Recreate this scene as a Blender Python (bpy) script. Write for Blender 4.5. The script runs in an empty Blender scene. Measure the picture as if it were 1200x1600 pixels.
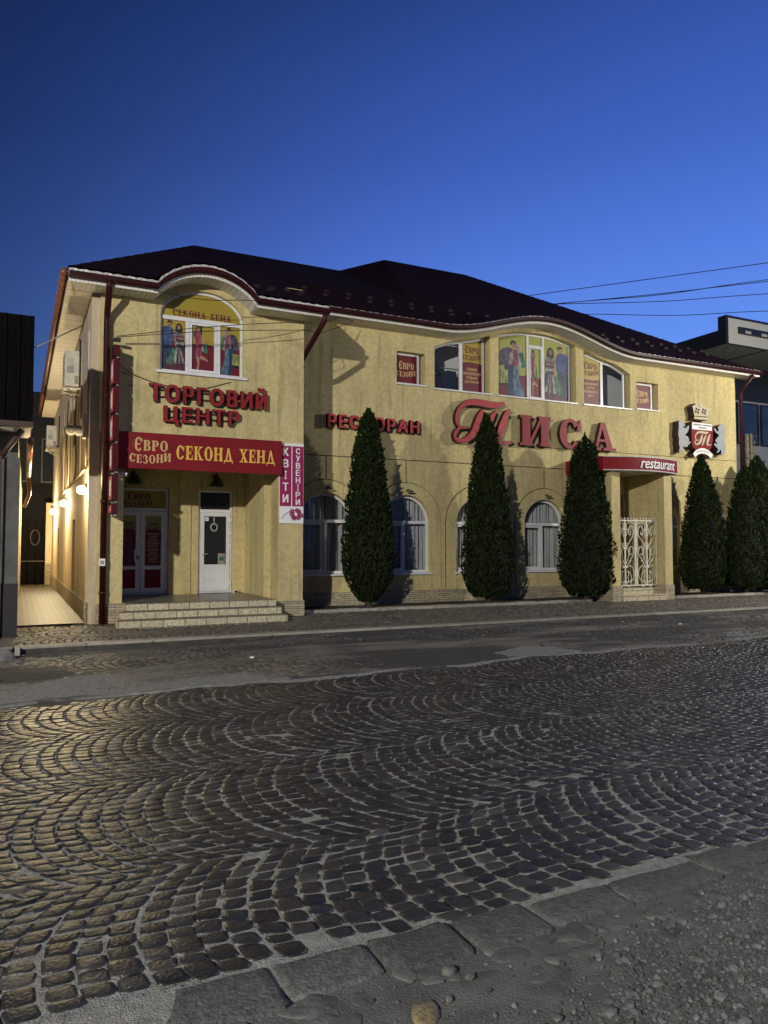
import bpy, math, random
import numpy as np
from mathutils import Vector, Matrix
from mathutils.geometry import tessellate_polygon

S = bpy.context.scene
C = S.collection
R = math.radians
rnd = random.Random(7)
npr = np.random.default_rng(11)

# ------------------------------------------------------------------ camera
cam = bpy.data.cameras.new('camera')
cam.sensor_fit = 'VERTICAL'; cam.sensor_height = 36.0
cam.lens = 36.0 * 1175.0 / 1600.0
cam.clip_end = 2000
cam.clip_start = 0.05
co = bpy.data.objects.new('camera', cam); C.objects.link(co)
co.location = (0, 0, 1.6)
co.rotation_euler = (R(90 + 2.63), 0, R(-26.04))
S.camera = co

# ------------------------------------------------------------------ dusk sky
SUN_AZ = R(70)      # the sun has set to the right of the picture (clockwise from +Y)
W = bpy.data.worlds.new('World'); S.world = W; W.use_nodes = True
nt = W.node_tree; nt.nodes.clear()
out = nt.nodes.new('ShaderNodeOutputWorld')
bg = nt.nodes.new('ShaderNodeBackground')
tc = nt.nodes.new('ShaderNodeTexCoord')
sep = nt.nodes.new('ShaderNodeSeparateXYZ'); nt.links.new(tc.outputs['Generated'], sep.inputs[0])
# height above the horizon
rz = nt.nodes.new('ShaderNodeValToRGB'); nt.links.new(sep.outputs['Z'], rz.inputs[0])
def ramp(node, stops):
    e = node.color_ramp.elements
    while len(e) > 1: e.remove(e[-1])
    for i, (p, c) in enumerate(stops):
        x = e[0] if i == 0 else e.new(p)
        x.position = p; x.color = (*c, 1)
def lin(r, g, b):
    f = lambda v: (v / 255 / 12.92) if v <= 10 else ((v / 255 + .055) / 1.055) ** 2.4
    return (f(r), f(g), f(b))
ramp(rz, [(0.0, lin(112, 158, 240)), (0.16, lin(108, 153, 240)), (0.27, lin(92, 136, 228)), (0.36, lin(78, 118, 214)), (0.46, lin(62, 98, 188)), (0.56, lin(50, 84, 166)), (0.68, lin(34, 60, 124)), (1.0, lin(14, 26, 62))])
# darker towards the side away from the afterglow
az = nt.nodes.new('ShaderNodeVectorMath'); az.operation = 'DOT_PRODUCT'
nt.links.new(tc.outputs['Generated'], az.inputs[0]); az.inputs[1].default_value = (math.sin(SUN_AZ), math.cos(SUN_AZ), 0)
mr = nt.nodes.new('ShaderNodeMapRange'); nt.links.new(az.outputs['Value'], mr.inputs[0])
mr.inputs[1].default_value = 0.14; mr.inputs[2].default_value = 0.95
mr.inputs[3].default_value = 0.20; mr.inputs[4].default_value = 1.12; mr.interpolation_type = 'SMOOTHSTEP'
mx = nt.nodes.new('ShaderNodeVectorMath'); mx.operation = 'SCALE'
nt.links.new(rz.outputs[0], mx.inputs[0]); nt.links.new(mr.outputs[0], mx.inputs['Scale'])
# the physical twilight sky adds its own gradient
sky = nt.nodes.new('ShaderNodeTexSky'); sky.sky_type = 'NISHITA'; sky.sun_disc = False
sky.sun_elevation = R(-3); sky.sun_rotation = SUN_AZ
ad = nt.nodes.new('ShaderNodeMixRGB'); ad.blend_type = 'ADD'; ad.inputs[0].default_value = 0.02
nt.links.new(mx.outputs[0], ad.inputs[1]); nt.links.new(sky.outputs[0], ad.inputs[2])
nt.links.new(ad.outputs[0], bg.inputs[0]); bg.inputs[1].default_value = 1.0
nt.links.new(bg.outputs[0], out.inputs[0])
S.view_settings.view_transform = 'Standard'
try: S.view_settings.look = 'None'
except Exception: pass
S.view_settings.exposure = 0.0
S.view_settings.gamma = 1.0
S.cycles.max_bounces = 6; S.cycles.diffuse_bounces = 3; S.cycles.glossy_bounces = 3
S.cycles.transparent_max_bounces = 12; S.cycles.use_denoising = True
S.cycles.sample_clamp_indirect = 4.0

# ------------------------------------------------------------------ materials
M = {}
def mat(name, col, rough=.8, col2=None, scale=8., det=4., bump=0., bscale=40., metal=0., island=0., emit=None, estr=0., spec=.5, sx=(1, 1, 1), ramp_pos=(.35, .65), coat=0.):
    m = bpy.data.materials.new(name); m.use_nodes = True
    t = m.node_tree; b = t.nodes['Principled BSDF']
    b.inputs['Roughness'].default_value = rough; b.inputs['Metallic'].default_value = metal
    b.inputs['Specular IOR Level'].default_value = spec
    b.inputs['Base Color'].default_value = (*col, 1)
    if coat: b.inputs['Coat Weight'].default_value = coat
    src = None
    tcn = t.nodes.new('ShaderNodeTexCoord'); mp = t.nodes.new('ShaderNodeMapping')
    mp.inputs['Scale'].default_value = sx
    t.links.new(tcn.outputs['Object'], mp.inputs[0])
    if col2 is not None:
        n = t.nodes.new('ShaderNodeTexNoise'); n.inputs['Scale'].default_value = scale; n.inputs['Detail'].default_value = det
        n.inputs['Roughness'].default_value = .62
        t.links.new(mp.outputs[0], n.inputs['Vector'])
        r = t.nodes.new('ShaderNodeValToRGB'); ramp(r, [(ramp_pos[0], col), (ramp_pos[1], col2)])
        t.links.new(n.outputs['Fac'], r.inputs[0]); src = r.outputs[0]
    if island:
        g = t.nodes.new('ShaderNodeNewGeometry')
        m1 = t.nodes.new('ShaderNodeMapRange'); t.links.new(g.outputs['Random Per Island'], m1.inputs[0])
        m1.inputs[3].default_value = 1 - island; m1.inputs[4].default_value = 1 + island
        v = t.nodes.new('ShaderNodeVectorMath'); v.operation = 'SCALE'
        if src is None: v.inputs[0].default_value = col
        else: t.links.new(src, v.inputs[0])
        t.links.new(m1.outputs[0], v.inputs['Scale']); src = v.outputs[0]
    if src is not None: t.links.new(src, b.inputs['Base Color'])
    if bump:
        n2 = t.nodes.new('ShaderNodeTexNoise'); n2.inputs['Scale'].default_value = bscale; n2.inputs['Detail'].default_value = 5
        t.links.new(mp.outputs[0], n2.inputs['Vector'])
        bp = t.nodes.new('ShaderNodeBump'); bp.inputs['Strength'].default_value = bump; bp.inputs['Distance'].default_value = .02
        t.links.new(n2.outputs['Fac'], bp.inputs['Height']); t.links.new(bp.outputs[0], b.inputs['Normal'])
    if emit is not None:
        b.inputs['Emission Color'].default_value = (*emit, 1); b.inputs['Emission Strength'].default_value = estr
    M[name] = m
    return m

def bsdf(m): return m.node_tree.nodes['Principled BSDF']

def plaster(name, a, b2, dark):
    m = mat(name, a, .88)
    t = m.node_tree; b = bsdf(m)
    tcn = t.nodes.new('ShaderNodeTexCoord')
    n = t.nodes.new('ShaderNodeTexNoise'); n.inputs['Scale'].default_value = 9; n.inputs['Detail'].default_value = 6; n.inputs['Roughness'].default_value = .7
    t.links.new(tcn.outputs['Object'], n.inputs['Vector'])
    r = t.nodes.new('ShaderNodeValToRGB'); ramp(r, [(.36, b2), (.62, a)]); t.links.new(n.outputs['Fac'], r.inputs[0])
    # worm-like grooves of bark-beetle render
    v = t.nodes.new('ShaderNodeTexNoise'); v.inputs['Scale'].default_value = 26; v.inputs['Detail'].default_value = 2; v.inputs['Distortion'].default_value = 1.5
    t.links.new(tcn.outputs['Object'], v.inputs['Vector'])
    r2 = t.nodes.new('ShaderNodeValToRGB'); ramp(r2, [(.34, (1, 1, 1)), (.44, (0, 0, 0))]); t.links.new(v.outputs['Fac'], r2.inputs[0])
    k = t.nodes.new('ShaderNodeMath'); k.operation = 'MULTIPLY'; t.links.new(r2.outputs[0], k.inputs[0]); k.inputs[1].default_value = .72
    mxn = t.nodes.new('ShaderNodeMixRGB'); t.links.new(k.outputs[0], mxn.inputs[0]); t.links.new(r.outputs[0], mxn.inputs[1]); mxn.inputs[2].default_value = (*dark, 1)
    # large soft weathering, streaked downwards
    mp = t.nodes.new('ShaderNodeMapping'); mp.inputs['Scale'].default_value = (1.3, 1.3, .35); t.links.new(tcn.outputs['Object'], mp.inputs[0])
    w = t.nodes.new('ShaderNodeTexNoise'); w.inputs['Scale'].default_value = 1.4; w.inputs['Detail'].default_value = 5; t.links.new(mp.outputs[0], w.inputs['Vector'])
    r3 = t.nodes.new('ShaderNodeValToRGB'); ramp(r3, [(.34, (.78, .78, .8)), (.6, (1, 1, 1))]); t.links.new(w.outputs['Fac'], r3.inputs[0])
    mu = t.nodes.new('ShaderNodeMixRGB'); mu.blend_type = 'MULTIPLY'; mu.inputs[0].default_value = 1
    t.links.new(mxn.outputs[0], mu.inputs[1]); t.links.new(r3.outputs[0], mu.inputs[2])
    mp2 = t.nodes.new('ShaderNodeMapping'); mp2.inputs['Scale'].default_value = (1, 1, .07); t.links.new(tcn.outputs['Object'], mp2.inputs[0])
    w2 = t.nodes.new('ShaderNodeTexNoise'); w2.inputs['Scale'].default_value = 7; w2.inputs['Detail'].default_value = 4; t.links.new(mp2.outputs[0], w2.inputs['Vector'])
    r4 = t.nodes.new('ShaderNodeValToRGB'); ramp(r4, [(.30, (.74, .74, .76)), (.43, (1, 1, 1))]); t.links.new(w2.outputs['Fac'], r4.inputs[0])
    mu2 = t.nodes.new('ShaderNodeMixRGB'); mu2.blend_type = 'MULTIPLY'; mu2.inputs[0].default_value = 1
    t.links.new(mu.outputs[0], mu2.inputs[1]); t.links.new(r4.outputs[0], mu2.inputs[2]); t.links.new(mu2.outputs[0], b.inputs['Base Color'])
    bp = t.nodes.new('ShaderNodeBump'); bp.inputs['Strength'].default_value = .35; bp.inputs['Distance'].default_value = .01
    t.links.new(v.outputs['Fac'], bp.inputs['Height']); t.links.new(bp.outputs[0], b.inputs['Normal'])
    return m

def brick(name, c1, c2, mortar, sx, sy, ms=.02, axes='XZ', rough=.8, bump=.5, offset=.5, zoff=0.):
    m = mat(name, c1, rough)
    t = m.node_tree; b = bsdf(m)
    tcn = t.nodes.new('ShaderNodeTexCoord'); sp = t.nodes.new('ShaderNodeSeparateXYZ'); cb = t.nodes.new('ShaderNodeCombineXYZ')
    t.links.new(tcn.outputs['Object'], sp.inputs[0])
    if axes == 'XZ':
        s = t.nodes.new('ShaderNodeMath'); s.operation = 'ADD'; t.links.new(sp.outputs['X'], s.inputs[0]); t.links.new(sp.outputs['Y'], s.inputs[1])
        t.links.new(s.outputs[0], cb.inputs[0]); zs_ = t.nodes.new('ShaderNodeMath'); zs_.operation = 'SUBTRACT'; zs_.inputs[1].default_value = zoff; t.links.new(sp.outputs['Z'], zs_.inputs[0]); t.links.new(zs_.outputs[0], cb.inputs[1])
    else:
        t.links.new(sp.outputs['X'], cb.inputs[0]); t.links.new(sp.outputs['Y'], cb.inputs[1])
    br = t.nodes.new('ShaderNodeTexBrick'); br.inputs['Scale'].default_value = 1
    br.inputs['Brick Width'].default_value = sx; br.inputs['Row Height'].default_value = sy; br.inputs['Mortar Size'].default_value = ms
    br.inputs['Color1'].default_value = (*c1, 1); br.inputs['Color2'].default_value = (*c2, 1); br.inputs['Mortar'].default_value = (*mortar, 1)
    br.offset = offset
    t.links.new(cb.outputs[0], br.inputs['Vector'])
    n = t.nodes.new('ShaderNodeTexNoise'); n.inputs['Scale'].default_value = 22; n.inputs['Detail'].default_value = 5; t.links.new(tcn.outputs['Object'], n.inputs['Vector'])
    r = t.nodes.new('ShaderNodeValToRGB'); ramp(r, [(.3, (.6, .6, .6)), (.7, (1.15, 1.13, 1.1))]); t.links.new(n.outputs['Fac'], r.inputs[0])
    mu = t.nodes.new('ShaderNodeMixRGB'); mu.blend_type = 'MULTIPLY'; mu.inputs[0].default_value = 1
    t.links.new(br.outputs['Color'], mu.inputs[1]); t.links.new(r.outputs[0], mu.inputs[2]); t.links.new(mu.outputs[0], b.inputs['Base Color'])
    bp = t.nodes.new('ShaderNodeBump'); bp.inputs['Strength'].default_value = bump; bp.inputs['Distance'].default_value = .01; bp.invert = True
    t.links.new(br.outputs['Fac'], bp.inputs['Height']); t.links.new(bp.outputs[0], b.inputs['Normal'])
    return m

plaster('plaster_yellow', (.65, .545, .265), (.52, .432, .205), (.37, .30, .14))
plaster('plaster_smooth', (.62, .52, .36), (.54, .45, .31), (.48, .40, .28))
mat('groove', (.06, .045, .03), .9)
brick('stone_tile', (.50, .43, .30), (.36, .31, .22), (.16, .13, .09), .30, .052, .006)
brick('step_tile', (.62, .56, .40), (.54, .48, .34), (.14, .12, .08), .40, .1333, .008, rough=.45, zoff=.1)
mat('porch_tile', (.22, .19, .16), .35, (.15, .13, .11), 6)
mat('roof_metal', (.018, .0045, .004), .75, (.012, .004, .0035), 3, bump=.25, bscale=14, spec=.08)
mat('gutter_red', (.036, .0045, .006), .45, (.024, .004, .005), 5, spec=.25)
mat('trim_glint', (.62, .61, .60), .4, (.40, .39, .38), 6)  # pale canopy trim, also the painted light reflection along the eaves
mat('white_pvc', (.74, .74, .75), .32, (.64, .64, .66), 5)
mat('white_paint', (.76, .73, .64), .45, (.62, .57, .48), 9)
mat('sign_red', (.22, .014, .020), .5, (.18, .012, .018), 4, spec=.2)
mat('blade_red', (.07, .006, .010), .5, (.05, .006, .01), 4, spec=.2)
mat('letter_face', (.27, .020, .025), .5, (.22, .018, .022), 5, spec=.25)
mat('letter_pink', (.46, .060, .060), .45, (.37, .045, .048), 5, spec=.3)
mat('letter_side', (.045, .008, .010), .45)
mat('letter_cream', (.60, .40, .17), .45)
mat('letter_yellow', (.80, .50, .10), .4, (.72, .42, .08), 8)
mat('white', (.8, .8, .78), .45)
mat('pink_lit', (.78, .22, .20), .3, (.55, .10, .10), 9)
mat('magenta', (.33, .022, .11), .5, (.27, .02, .095), 6, spec=.2)
mat('black', (.012, .012, .013), .4)
mat('gate_black', (.004, .004, .004), .8, spec=.08)
mat('dark_metal', (.03, .03, .032), .45)
mat('grey_metal', (.35, .35, .35), .45, (.26, .26, .26), 8)
mat('grey_box', (.42, .42, .40), .5)
mat('ac_white', (.62, .58, .48), .5, (.5, .46, .38), 7)
mat('bear_grey', (.34, .36, .38), .5, (.27, .29, .31), 14)
mat('crown_gold', (.50, .43, .28), .45)
mat('emblem_side', (.03, .012, .016), .5)
mat('curtain', (.46, .46, .45), .9, (.28, .285, .285), 3, sx=(5, 1, .3))
mat('room', (.80, .80, .80), .9)
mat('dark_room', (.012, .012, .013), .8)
mat('garment', (.03, .04, .07), .9)
mat('foil_yellow', (.34, .26, .035), .45)
mat('foil_green', (.30, .31, .07), .45)
mat('foil_maroon', (.13, .009, .016), .5)
mat('skin', (0.486, 0.27, 0.189), .5, (0.126, 0.07, 0.049), 14, det=3, sx=(2.2, 1, .9)); mat('hair', (.03, .018, .014), .5); mat('jeans', (0.0338, 0.0675, 0.135), .5, (0.0087, 0.0175, 0.035), 9, det=3, sx=(2.2, 1, .9))
mat('denim_light', (0.1215, 0.216, 0.324), .5, (0.0315, 0.056, 0.084), 9, det=3, sx=(2.2, 1, .9)); mat('shirt_blue', (0.0607, 0.108, 0.27), .5, (0.0158, 0.028, 0.07), 9, det=3, sx=(2.2, 1, .9)); mat('knit', (0.2295, 0.2025, 0.216), .5, (0.0595, 0.0525, 0.056), 9, det=3, sx=(2.2, 1, .9))
mat('purple', (0.1215, 0.0945, 0.162), .5, (0.0315, 0.0245, 0.042), 9, det=3, sx=(2.2, 1, .9)); mat('dress', (0.324, 0.0675, 0.1215), .5, (0.084, 0.0175, 0.0315), 9, det=3, sx=(2.2, 1, .9)); mat('bag_green', (0.0675, 0.216, 0.1215), .5, (0.0175, 0.056, 0.0315), 9, det=3, sx=(2.2, 1, .9)); mat('bag_pale', (0.432, 0.4185, 0.3915), .5, (0.112, 0.1085, 0.1015), 9, det=3, sx=(2.2, 1, .9)); mat('bag_lime', (0.324, 0.378, 0.135), .5, (0.084, 0.098, 0.035), 9, det=3, sx=(2.2, 1, .9))
mat('orchid', (.28, .02, .10), .5)
mat('soil', (.030, .024, .017), .95, (.055, .045, .03), 14, bump=.8, bscale=60)
mat('thuja', (.009, .017, .005), .8, (.018, .030, .008), 5, island=.6, spec=.06)

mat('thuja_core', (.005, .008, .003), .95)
mat('bark', (.07, .05, .035), .9, bump=.5)
mat('bear_line', (.10, .11, .12), .6)
mat('neighbour_roof', (.002, .002, .002), .95, (.006, .0055, .0055), 6, sx=(9, 1, .4), spec=.06)
mat('wood_dark', (.05, .022, .014), .6, (.035, .016, .01), 9, sx=(8, 8, .8))
mat('plaster_grey', (.12, .12, .115), .9, (.08, .08, .075), 5, bump=.2)
mat('base_black', (.012, .012, .013), .6)
mat('slate_panel', (.26, .26, .28), .35, (.22, .22, .24), 3)
mat('soffit_grey', (.20, .21, .20), .7, (.16, .17, .165), 2)
mat('fascia_pale', (.36, .36, .34), .6)
mat('blue_glass', (.02, .035, .07), .08)
mat('concrete', (.24, .23, .21), .85, (.17, .16, .15), 10, bump=.3)
mat('tan_leaf', (.16, .14, .07), .8)
mat('copper_gutter', (.30, .13, .075), .4, (.16, .06, .04), 6)
mat('snow_guard', (.022, .010, .010), .5, spec=.3)
mat('cable', (.015, .015, .016), .6)
mat('cable_pale', (.45, .42, .36), .6)
# ground
def island_tint(m, stops):
    t = m.node_tree; b = bsdf(m); src = b.inputs['Base Color'].links[0].from_socket
    g = t.nodes.new('ShaderNodeNewGeometry'); w = t.nodes.new('ShaderNodeTexWhiteNoise'); w.noise_dimensions = '1D'
    t.links.new(g.outputs['Random Per Island'], w.inputs['W']); r = t.nodes.new('ShaderNodeValToRGB'); ramp(r, stops); t.links.new(w.outputs['Value'], r.inputs[0])
    mu = t.nodes.new('ShaderNodeMixRGB'); mu.blend_type = 'MULTIPLY'; mu.inputs[0].default_value = 1
    t.links.new(src, mu.inputs[1]); t.links.new(r.outputs[0], mu.inputs[2]); t.links.new(mu.outputs[0], b.inputs['Base Color'])
mat('sett', (.024, .0235, .024), .39, (.014, .014, .015), 16, det=6, bump=.35, bscale=55, island=.35, spec=.42)
island_tint(M['sett'], [(0, (.75, .85, 1.0)), (.35, (1, 1, 1)), (.6, (1.15, 1.02, .90)), (.8, (1, 1.02, 1)), (.93, (1.9, 1.85, 1.75)), (1, (2.6, 2.5, 2.3))])
mat('sett_walk', (.12, .105, .088), .58, (.085, .076, .066), 14, bump=.4, bscale=60, island=.35)
mat('joint_sand', (.28, .28, .262), .95, (.15, .15, .14), 20, det=8, bump=.9, bscale=120)
mat('dirt', (.038, .036, .032), .9, (.18, .168, .142), .8, det=10, bump=1., bscale=55, ramp_pos=(.47, .60), sx=(.35, 1, 1))
mat('silt', (.105, .106, .098), .95, (.058, .059, .057), 5, det=9, bump=.55, bscale=90)
mat('gravel_stone', (.100, .101, .099), .8, (.050, .051, .053), 30, island=.5)
mat('river_stone', (.085, .085, .082), .7, (.050, .051, .051), 12, det=7, bump=.4, bscale=50, island=.3)
mat('yellow_stone', (.20, .16, .075), .75, (.075, .068, .05), 22, bump=.6, bscale=40)
mat('kerb_granite', (.095, .097, .095), .8, (.040, .043, .045), 26, det=10, bump=.7, bscale=60, island=.30)
mat('kerb_dark', (.07, .062, .052), .85, (.035, .03, .026), 9, bump=.4)  # darker tone for the kerb body below its pale cap
mat('kerb_pale', (.34, .31, .26), .7, (.24, .22, .19), 8, bump=.3, island=.2)
brick('alley_paver', (.11, .09, .062), (.068, .056, .039), (.022, .018, .012), .26, .24, .030, axes='XY', rough=.55, bump=1.)
mat('lamp_glow', (1, .9, .7), .4, emit=(1.0, .80, .42), estr=60)
mat('far_wall', (.006, .0065, .008), .9, (.010, .010, .012), 2)
# soffit with slats
def slats(name, c1, c2, period, axis):
    m = mat(name, c1, .5)
    t = m.node_tree
    tcn = t.nodes.new('ShaderNodeTexCoord'); wv = t.nodes.new('ShaderNodeTexWave')
    wv.bands_direction = axis; wv.inputs['Scale'].default_value = 1 / period * .314; wv.wave_profile = 'SAW'
    t.links.new(tcn.outputs['Object'], wv.inputs['Vector'])
    r = t.nodes.new('ShaderNodeValToRGB'); ramp(r, [(.0, c2), (.16, c1)]); t.links.new(wv.outputs['Fac'], r.inputs[0])
    t.links.new(r.outputs[0], bsdf(m).inputs['Base Color'])
slats('soffit', (.62, .60, .54), (.25, .24, .21), .10, 'X')
slats('soffit_side', (.66, .60, .50), (.40, .36, .29), .42, 'Y')
slats('fascia_tooth', (.72, .70, .66), (.22, .20, .18), .075, 'X')
# glass: mostly see-through with a glossy skin
g = bpy.data.materials.new('glass'); g.use_nodes = True; t = g.node_tree; t.nodes.clear()
o_ = t.nodes.new('ShaderNodeOutputMaterial'); mixs = t.nodes.new('ShaderNodeMixShader'); tr_ = t.nodes.new('ShaderNodeBsdfTransparent'); gl = t.nodes.new('ShaderNodeBsdfGlossy')
gl.inputs['Roughness'].default_value = .03; gl.inputs['Color'].default_value = (.9, .92, .95, 1); tr_.inputs[0].default_value = (.92, .94, .95, 1)
fr = t.nodes.new('ShaderNodeLayerWeight'); fr.inputs['Blend'].default_value = .5
pw = t.nodes.new('ShaderNodeMath'); pw.operation = 'POWER'; pw.inputs[1].default_value = 4.5; t.links.new(fr.outputs['Facing'], pw.inputs[0])
ma = t.nodes.new('ShaderNodeMath'); ma.operation = 'MULTIPLY_ADD'; ma.inputs[1].default_value = .85; ma.inputs[2].default_value = .045; t.links.new(pw.outputs[0], ma.inputs[0])
t.links.new(ma.outputs[0], mixs.inputs[0]); t.links.new(tr_.outputs[0], mixs.inputs[1]); t.links.new(gl.outputs[0], mixs.inputs[2]); t.links.new(mixs.outputs[0], o_.inputs[0])
M['glass'] = g

# ------------------------------------------------------------------ mesh helpers
class MB:
    def __init__(s): s.v = []; s.f = []; s.mi = []; s.mats = []; s.smooth = []
    def mi_(s, m):
        if m not in s.mats: s.mats.append(m)
        return s.mats.index(m)
    def add(s, vs, fs, m, smooth=False):
        o = len(s.v); k = s.mi_(m)
        s.v += [tuple(p) for p in vs]
        for f in fs: s.f.append(tuple(i + o for i in f)); s.mi.append(k); s.smooth.append(smooth)
    def box(s, x0, x1, y0, y1, z0, z1, m):
        s.add([(x0, y0, z0), (x1, y0, z0), (x1, y1, z0), (x0, y1, z0), (x0, y0, z1), (x1, y0, z1), (x1, y1, z1), (x0, y1, z1)],
              [(0, 3, 2, 1), (4, 5, 6, 7), (0, 1, 5, 4), (1, 2, 6, 5), (2, 3, 7, 6), (3, 0, 4, 7)], m)
    def poly(s, loops, y0, y1, m, side=None, yback=None):
        """solid with outline (x,z) and holes, front at y0, back at y1"""
        side = side or m
        vl = [[Vector((p[0], p[1], 0)) for p in l] for l in loops]
        tris = tessellate_polygon(vl)
        flat = [p for l in loops for p in l]; n = len(flat)
        s.add([(p[0], y0, p[1]) for p in flat], [tuple(t) for t in tris], m)
        if y1 is not None:
            s.add([(p[0], y1, p[1]) for p in flat], [tuple(reversed(t)) for t in tris], side)
            o = 0
            for l in loops:
                k = len(l)
                s.add([(p[0], y0, p[1]) for p in l] + [(p[0], y1, p[1]) for p in l], [(i, (i + 1) % k, k + (i + 1) % k, k + i) for i in range(k)], side)
    def frame(s, outl, t, y0, y1, m):
        inn = inset(outl, t); k = len(outl)
        A = [(p[0], y0, p[1]) for p in outl]; B = [(p[0], y0, p[1]) for p in inn]; A2 = [(p[0], y1, p[1]) for p in outl]; B2 = [(p[0], y1, p[1]) for p in inn]
        fs = []
        for i in range(k):
            j = (i + 1) % k
            fs += [(i, j, k + j, k + i), (k + i, k + j, 3 * k + j, 3 * k + i), (2 * k + i, 3 * k + i, 3 * k + j, 2 * k + j), (i, 2 * k + i, 2 * k + j, j)]
        s.add(A + B + A2 + B2, fs, m)
    def tube(s, pts, r, m, n=8, taper=None, cap=True):
        pts = [Vector(p) for p in pts]; rings = []
        N = len(pts); up0 = None
        vs = []
        for i, p in enumerate(pts):
            d = (pts[min(i + 1, N - 1)] - pts[max(i - 1, 0)]).normalized()
            if up0 is None or abs(d.dot(up0)) > .98: up0 = Vector((0, 0, 1)) if abs(d.z) < .9 else Vector((1, 0, 0))
            a = d.cross(up0).normalized(); b = a.cross(d); up0 = b if b.length > 0 else up0
            rr = r if taper is None else taper[i]
            for k in range(n):
                an = 2 * math.pi * k / n
                vs.append(p + a * math.cos(an) * rr + b * math.sin(an) * rr)
        fs = [(i * n + k, i * n + (k + 1) % n, (i + 1) * n + (k + 1) % n, (i + 1) * n + k) for i in range(N - 1) for k in range(n)]
        if cap: fs += [tuple(range(n - 1, -1, -1)), tuple((N - 1) * n + k for k in range(n))]
        s.add(vs, fs, m, True)
    def sphere(s, c, r, m, n=10, sz=(1, 1, 1), z0=-1.):
        vs = []; fs = []; rows = n // 2 + 1
        for i in range(rows + 1):
            th = math.pi * i / rows
            for k in range(n):
                ph = 2 * math.pi * k / n
                vs.append((c[0] + r * sz[0] * math.sin(th) * math.cos(ph), c[1] + r * sz[1] * math.sin(th) * math.sin(ph), c[2] + r * sz[2] * max(math.cos(th), z0)))
        for i in range(rows):
            for k in range(n): fs.append((i * n + k, (i + 1) * n + k, (i + 1) * n + (k + 1) % n, i * n + (k + 1) % n))
        s.add(vs, fs, m, True)
    def strip(s, A, B, m):
        n = len(A); s.add(list(A) + list(B), [(i, i + 1, n + i + 1, n + i) for i in range(n - 1)], m)
    def ribbon(s, pts, y0, y1, m, side=None):
        """pts (x,z,halfwidth): a pen stroke cut from sheet"""
        P = [Vector((p[0], p[1])) for p in pts]; L = []; Rr = []
        for i, p in enumerate(P):
            d = (P[min(i + 1, len(P) - 1)] - P[max(i - 1, 0)]).normalized(); nrm = Vector((-d.y, d.x))
            L.append(p + nrm * pts[i][2]); Rr.append(p - nrm * pts[i][2])
        n = len(P)
        vs = [(p.x, y0, p.y) for p in L] + [(p.x, y0, p.y) for p in Rr]
        s.add(vs, [(i, i + 1, n + i + 1, n + i) for i in range(n - 1)], m)
        if y1 is not None:
            vs2 = [(v[0], y1, v[2]) for v in vs]
            sd = side or m
            ring = list(range(n)) + list(range(2 * n - 1, n - 1, -1)); k = len(ring)
            s.add(vs + vs2, [(ring[i], ring[(i + 1) % k], 2 * n + ring[(i + 1) % k], 2 * n + ring[i]) for i in range(k)], sd)
    def build(s, name, parent=None, loc=None):
        me = bpy.data.meshes.new(name)
        off = Vector(loc) if loc is not None else Vector((0, 0, 0))
        me.from_pydata([tuple(Vector(p) - off) for p in s.v], [], s.f)
        for m in s.mats: me.materials.append(M[m])
        me.polygons.foreach_set('material_index', s.mi); me.polygons.foreach_set('use_smooth', s.smooth)
        me.update()
        o = bpy.data.objects.new(name, me); C.objects.link(o); o.location = off
        adopt(o, parent)
        return o
def adopt(o, parent):
    if parent is not None:
        o.parent = parent
        o.matrix_parent_inverse = Matrix.Translation(-world_loc(parent))
def world_loc(o):
    l = Vector(o.location)
    if o.parent is not None:
        l = Matrix.Translation(world_loc(o.parent)) @ o.matrix_parent_inverse @ l
    return l
def inset(o, t):
    n = len(o); P = [Vector((p[0], p[1])) for p in o]
    area = sum(P[i].x * P[(i + 1) % n].y - P[(i + 1) % n].x * P[i].y for i in range(n)); sg = 1 if area > 0 else -1
    r = []
    for i in range(n):
        d1 = (P[i] - P[i - 1]).normalized(); d2 = (P[(i + 1) % n] - P[i]).normalized()
        n1 = Vector((-d1.y, d1.x)) * sg; n2 = Vector((-d2.y, d2.x)) * sg
        b = n1 + n2
        k = 1 + n1.dot(n2)
        r.append(tuple(P[i] + b * (t / max(k, .4))))
    return r
def npmesh(name, V, F, m, smooth=True, parent=None, loc=None):
    me = bpy.data.meshes.new(name)
    V = np.asarray(V, np.float32); F = np.asarray(F, np.int32)
    if loc is not None: V = V - np.array(loc, np.float32)
    me.vertices.add(len(V)); me.vertices.foreach_set('co', V.ravel())
    k = F.shape[1]
    me.loops.add(F.size); me.loops.foreach_set('vertex_index', F.ravel())
    me.polygons.add(len(F)); me.polygons.foreach_set('loop_start', np.arange(len(F), dtype=np.int32) * k)
    try: me.polygons.foreach_set('loop_total', np.full(len(F), k, np.int32))
    except Exception: pass
    me.polygons.foreach_set('use_smooth', np.full(len(F), smooth))
    me.materials.append(M[m]); me.update(calc_edges=True); me.validate()
    o = bpy.data.objects.new(name, me); C.objects.link(o)
    if loc is not None: o.location = loc
    adopt(o, parent)
    return o
def tag(o, label=None, cat=None, group=None, kind=None):
    if label: o['label'] = label
    if cat: o['category'] = cat
    if group: o['group'] = group
    if kind: o['kind'] = kind
    return o
def thing(name, label, cat, loc, group=None):
    o = bpy.data.objects.new(name, None); C.objects.link(o); o.location = loc; o.empty_display_size = .2
    return tag(o, label, cat, group)
def struct(o): o['kind'] = 'structure'; return o
def arc(cx, cz, r, a0, a1, n, rz=None):
    rz = rz or r
    return [(cx + r * math.cos(R(a0 + (a1 - a0) * i / n)), cz + rz * math.sin(R(a0 + (a1 - a0) * i / n))) for i in range(n + 1)]
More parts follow.
